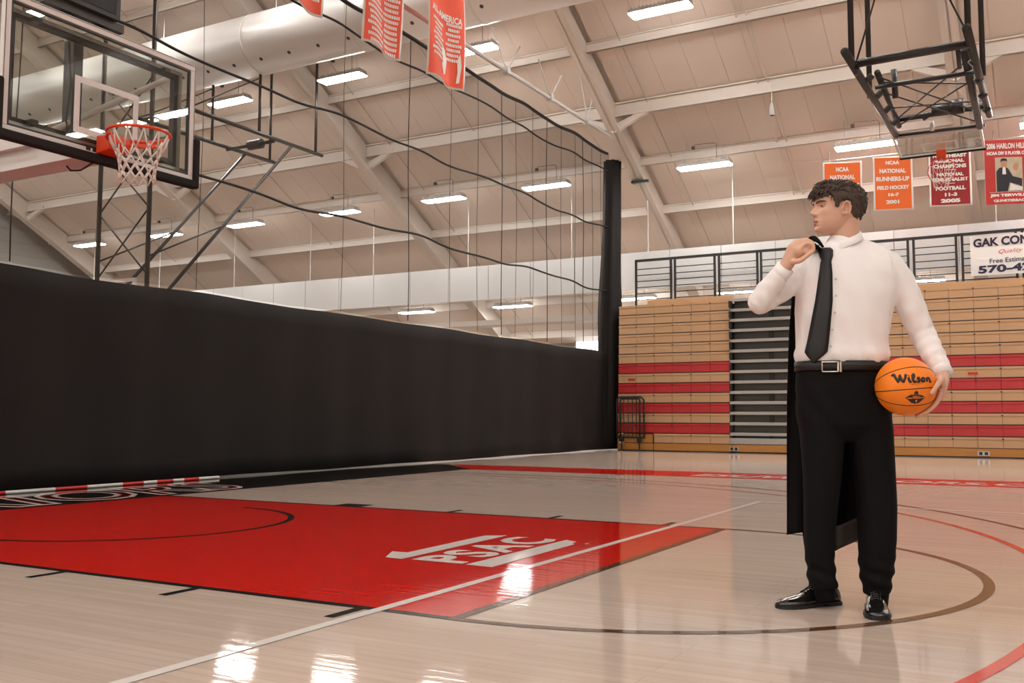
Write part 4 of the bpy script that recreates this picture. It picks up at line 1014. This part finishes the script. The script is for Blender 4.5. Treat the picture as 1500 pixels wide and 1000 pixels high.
zk = V[:,2]; disp = .004*np.exp(-((zk-.14)/.09)**2)*np.sin(zk*95+V[:,0]*30)+.003*np.exp(-((zk-.85)/.1)**2)*np.sin(zk*40+V[:,0]*60)+.0025*np.sin(V[:,0]*28+zk*6)
trs.data.vertices.foreach_set('co', (V+N*disp[:,None]).ravel()); trs.data.update()
# belt with buckle
bz0, bz1 = M(1232,543.5)[2], M(1232,530)[2]
def belt_ring(z, g):
    a=M(1169,537,0); b=M(1297,537,0); c=(a+b)/2; return ell((c[0],0,z), (b[0]-a[0])/2+g, .114+g, 48, .86)
bt = MB().loft([belt_ring(bz0,.006),belt_ring(bz0,.011),belt_ring(bz1,.011),belt_ring(bz1,.006)], cap=False); belt = build('belt', bt, BELT, person, smooth=True)
bc = M(1216,537,-.12); bk_ = MB(); w2,h2 = .031,.020
def bpt(dx,dz,o): 
    x = bc[0]+dx; a=M(1169,537,0); b=M(1297,537,0); cx_=(a[0]+b[0])/2; rx_=(b[0]-a[0])/2+.011; t=(x-cx_)/rx_; return (x, -(.125)*max(0,1-abs(t)**(2/.86))**.43-o, bc[2]+dz)
bk_.tube([bpt(-w2,-h2,.006),bpt(-w2,h2,.006),bpt(w2*.6,h2,.006),bpt(w2,h2,.006),bpt(w2,-h2,.006),bpt(w2*.6,-h2,.006),bpt(-w2,-h2,.006)], .0036, 8)
build('buckle', bk_, SILVER, belt, smooth=True)
build('belt_loop_bar', MB().tube([bpt(w2+.010,-h2-.002,.006),bpt(w2+.010,h2+.002,.006)], .0045, 8), SILVER, belt)
# --- shoes
def shoe(toe, heel, lift=0.0):
    toe=np.array(toe); heel=np.array(heel); ax_=toe-heel; ax_[2]=0; Ln=np.linalg.norm(ax_); ax_/=Ln; sd=np.array([-ax_[1],ax_[0],0])
    t = bpy.data.objects.new('shoe', None); COL.objects.link(t); t.parent = person
    st=[(0,.030,.068,.03),(.03,.036,.082,.05),(.10,.037,.092,.06),(.25,.036,.094,.055),(.38,.038,.088,.05),(.50,.043,.070,.05),(.62,.049,.054,.05),(.74,.051,.046,.05),(.86,.046,.040,.05),(.94,.035,.034,.045),(.985,.020,.027,.03),(1.0,.006,.020,.02)]
    rings=[]
    for u,w_,h_,_ in st:
        c=heel+ax_*u*Ln; ring=[]
        for j in range(20):
            a=2*math.pi*j/20; cx_,sx_=math.cos(a),math.sin(a)
            z=.014+(h_-.014)*(max(0,sx_)**.75) if sx_>0 else .014
            wd=w_*(1-.30*max(0,sx_)**2 if u<.5 else 1-.12*max(0,sx_)**2)
            ring.append(tuple(c+sd*wd*math.copysign(abs(cx_)**.8,cx_)+np.array([0,0,z])))
        rings.append(ring)
    u_=build('upper', MB().loft(rings), LEATHER, t, smooth=True)
    sl=MB(); pl=[]
    for u,w_,h_,_ in st: pl.append((heel+ax_*(u*1.012-.006)*Ln, w_+.004))
    poly=[tuple((c+sd*w_)[:2]) for c,w_ in pl]+[tuple((c-sd*w_)[:2]) for c,w_ in pl[::-1]]
    sl.prism(poly,.008,.016,'z'); build('sole', sl, BELT, t)
    hl=MB(); poly=[tuple((c+sd*w_)[:2]) for c,w_ in pl[:4]]+[tuple((c-sd*w_)[:2]) for c,w_ in pl[:4][::-1]]; hl.prism(poly,0,.010,'z'); build('heel', hl, BELT, t)
    ft_=MB(); poly=[tuple((c+sd*w_*.95)[:2]) for c,w_ in pl[5:]]+[tuple((c-sd*w_*.95)[:2]) for c,w_ in pl[5:][::-1]]; ft_.prism(poly,0,.010,'z'); build('forefoot_sole', ft_, BELT, t)
    for k in range(4):
        u=.42+k*.045; c=heel+ax_*u*Ln; h_=np.interp(u,[q[0] for q in st],[q[2] for q in st])
        build('lace', MB().tube([c+sd*.020+[0,0,h_-.003],c+[0,0,h_+.004],c-sd*.020+[0,0,h_-.003]], .0022, 6), BELT, t)
    for s in (-1,1):
        fl=MB(); pts=[heel+ax_*u*Ln+sd*s*(.014+.010*(u<.4))+np.array([0,0,np.interp(u,[q[0] for q in st],[q[2] for q in st])+.001]) for u in (.30,.40,.50,.58)]
        fl.tube(pts,.0028,6); build('facing', fl, LEATHER, t)
    return t
def floorpt(x,y): 
    P=onz(x,y,0)-MO; return np.array([P@rh,P@dh,0.0])
for c_,f_ in (((1207,862),(1210,880)),((1286,866),(1286,886))):
    build('sock', MB().tube([M(c_[0],c_[1]-22,.012 if c_[0]<1250 else -.02), M(c_[0],c_[1],.012 if c_[0]<1250 else -.02), M(f_[0],f_[1],.005 if c_[0]<1250 else .0)], 0, 16, rs=[.046,.046,.040]), TROUSER, person, smooth=True)
h1=floorpt(1226,884); t1=floorpt(1139,891); shoe(t1,h1)
t2=floorpt(1287,909); h2_=t2+np.array([.085,.275,0]); shoe(t2,h2_)
# --- coat slung over the shoulder, hanging behind him
ct = thing('long_coat','long black coat held over the man\'s shoulder, hanging behind him','coat',tuple(MO),RZ)
def coat_pt(u, v):
    xl = np.interp(v,[0,.12,.25,.5,.8,1],[1172,1160,1156,1153,1152.5,1152.5]); xr = np.interp(v,[0,.2,.5,1],[1215,1262,1268,1264])
    px_x = xl+(xr-xl)*u; top = 388; bot = np.interp(u,[0,.22,.23,.62,.95,1],[783,779,800,807,790,788])
    dep = .165+.03*math.sin(u*9+v*1.2)*min(1,v*2)+.025*math.sin(u*19+2)*v*.7-.02*(1-v)
    p = M(px_x, top+(bot-top)*v, dep); return tuple(p)
o_ = build('coat_body', MB().grid(coat_pt, 48, 40), COAT, ct, smooth=True); s_ = o_.modifiers.new('t','SOLIDIFY'); s_.thickness = .006; s_.offset = 0
def lin_pt(u, v):
    x = 1224+(1262-1224)*u; bot = np.interp(u,[0,1],[805,789]); return tuple(M(x, bot-34*(1-v)*1.0, .135-.006*math.sin(u*6)))
o_ = build('lining_edge', MB().grid(lin_pt, 10, 6), LINING, ct, smooth=True); s_ = o_.modifiers.new('t','SOLIDIFY'); s_.thickness = .004
def flap(u, v):
    a = M(1186+5*v,346.5+5*v,-.150+.02*u); b = M(1201+7*v,351+11*v,-.06+.05*u); p = a*(1-u)+b*u; p[2]+=.010*math.sin(u*math.pi); return tuple(p)
o_ = build('collar_flap', MB().grid(flap, 10, 6), COAT, ct, smooth=True); s_ = o_.modifiers.new('t','SOLIDIFY'); s_.thickness = .010
def over(u, v):
    p0,p1,p2,p3 = M(1190,358,-.14),M(1196,362,-.02),M(1192,372,.10),M(1190,395,.16)
    c = (1-u)**3*p0+3*u*(1-u)**2*p1+3*u*u*(1-u)*p2+u**3*p3; return tuple(c+np.array([(v-.5)*(.03+.10*u),0,.012*math.sin(v*math.pi)]))
o_ = build('shoulder_strip', MB().grid(over, 14, 6), COAT, ct, smooth=True); s_ = o_.modifiers.new('t','SOLIDIFY'); s_.thickness = .008
# ================================================================ BASKETBALL
ball = thing('basketball','orange basketball with black seams held at the man\'s hip','basketball',tuple(MO+rh*BALL[0]+dh*BALL[1]+np.array([0,0,BALL[2]])),RZ)
LEA = mat('orange_composite', (.95,.235,.006,1), .5, var=.05, scale=30, bump=.25, bscale=420)
INK = mat('black_ink', (.012,.009,.008,1), .5, var=.05)
bb_ = MB(); blob(bb_, (0,0,0), (BR,BR,BR), 64, 40); build('cover', bb_, LEA, ball, smooth=True)
def BS(x, z, h=.0006):
    """front of the ball facing the camera: x right, z up in units of the radius"""
    y = math.sqrt(max(0,1-x*x-z*z)); return tuple(np.array([x,-y,z])*(BR+h))
def seam(fn, n=60, r=.0020):
    pts=[np.array(fn(t)) for t in np.linspace(0,1,n)]; pts=[p/np.linalg.norm(p)*(BR-.0004) for p in pts]
    build('seam', MB().tube(pts, r, 6), INK, ball, smooth=True)
tl = math.radians(4.5)
def rotv(p): 
    x,y,z = p; return (x*math.cos(tl)-z*math.sin(tl), y, x*math.sin(tl)+z*math.cos(tl))
seam(lambda t: rotv((math.cos(2*math.pi*t), -math.sin(2*math.pi*t), -.10)), 90)
seam(lambda t: rotv((math.cos(2*math.pi*t), -math.sin(2*math.pi*t)*.8-.55*0, .30+.36*math.sin(2*math.pi*t))), 90)
seam(lambda t: rotv((math.cos(2*math.pi*t)*.92, -math.sin(2*math.pi*t)*.8, -.34-.36*math.sin(2*math.pi*t))), 90)
def ballmap(x, y): 
    c,s = math.cos(math.radians(6)),math.sin(math.radians(6)); return BS(x*c-y*s, x*s+y*c, .0009)
# script wordmark drawn as brush strokes
W = {'W':[[(-.66,.36),(-.60,.40),(-.58,.30),(-.53,.14),(-.49,.28),(-.47,.38),(-.44,.22),(-.40,.14),(-.34,.28),(-.31,.40)]],
 'i':[[(-.25,.29),(-.24,.20),(-.22,.145),(-.18,.16)],[(-.235,.345),(-.23,.35)]],
 'l':[[(-.14,.22),(-.08,.34),(-.09,.41),(-.13,.36),(-.13,.20),(-.09,.14),(-.04,.17)]],
 's':[[(.08,.28),(.03,.29),(.01,.25),(.07,.20),(.05,.15),(-.01,.15)]],
 'o':[[(.19,.29),(.14,.25),(.14,.18),(.18,.145),(.23,.19),(.23,.26),(.19,.29)]],
 'n':[[(.31,.29),(.32,.15)],[(.32,.23),(.37,.29),(.41,.27),(.42,.15),(.46,.16)]]}
for L__,sts in W.items():
    for st_ in sts:
        P=[np.array(BS(x*1.08,z-.02,.0004)) for x,z in st_]
        mb=MB(); 
        Q=[]
        for i in range(len(P)-1):
            for k in range(5): Q.append(P[i]*(1-k/5)+P[i+1]*(k/5))
        Q.append(P[-1]); Q=[q/np.linalg.norm(q)*(BR+.0004) for q in Q]
        mb.tube(Q, .0044 if L__ in 'son' else .0050, 7); build('wordmark_letter', mb, INK, ball, smooth=True)
text_part('small_print','EVO NXT',.05,INK,lambda x,y: BS(-.02+x/BR*.0+x*1.0,.035+y+x*.10,.0007), ball, width=.36, height=.035)
# emblem: a lozenge badge with a small ball on top
def inside(x, z, P):
    c = False
    for i in range(len(P)):
        (x1,z1),(x2,z2) = P[i],P[i-1]
        if (z1>z) != (z2>z) and x < (x2-x1)*(z-z1)/(z2-z1)+x1: c = not c
    return c
def emb(poly, nm, h=.0007, s=.012):
    mb = MB(); xs = [p[0] for p in poly]; zs = [p[1] for p in poly]
    for x in np.arange(min(xs),max(xs),s):
        for z in np.arange(min(zs),max(zs),s):
            if inside(x+s/2,z+s/2,poly): mb.add([BS(x,z,h),BS(x+s,z,h),BS(x+s,z+s,h),BS(x,z+s,h)],[(0,1,2,3)])
    build(nm, mb, INK if h<.001 else LEA, ball)
emb([(-.36,-.40),(-.24,-.31),(-.10,-.29),(.04,-.29),(.18,-.32),(.30,-.39),(.20,-.47),(.10,-.56),(-.03,-.60),(-.16,-.56),(-.26,-.48)],'emblem')
emb([(-.11,-.28),(-.10,-.20),(-.04,-.165),(.02,-.20),(.03,-.28)],'emblem_ball')
emb([(-.30,-.395),(.25,-.375),(.25,-.405),(-.30,-.43)],'emblem_band',.0012)
emb([(-.16,-.345),(.10,-.335),(.10,-.352),(-.16,-.362)],'emblem_band',.0012)
emb([(-.04,-.50),(-.02,-.46),(.02,-.46),(.0,-.56)],'emblem_mark',.0012)
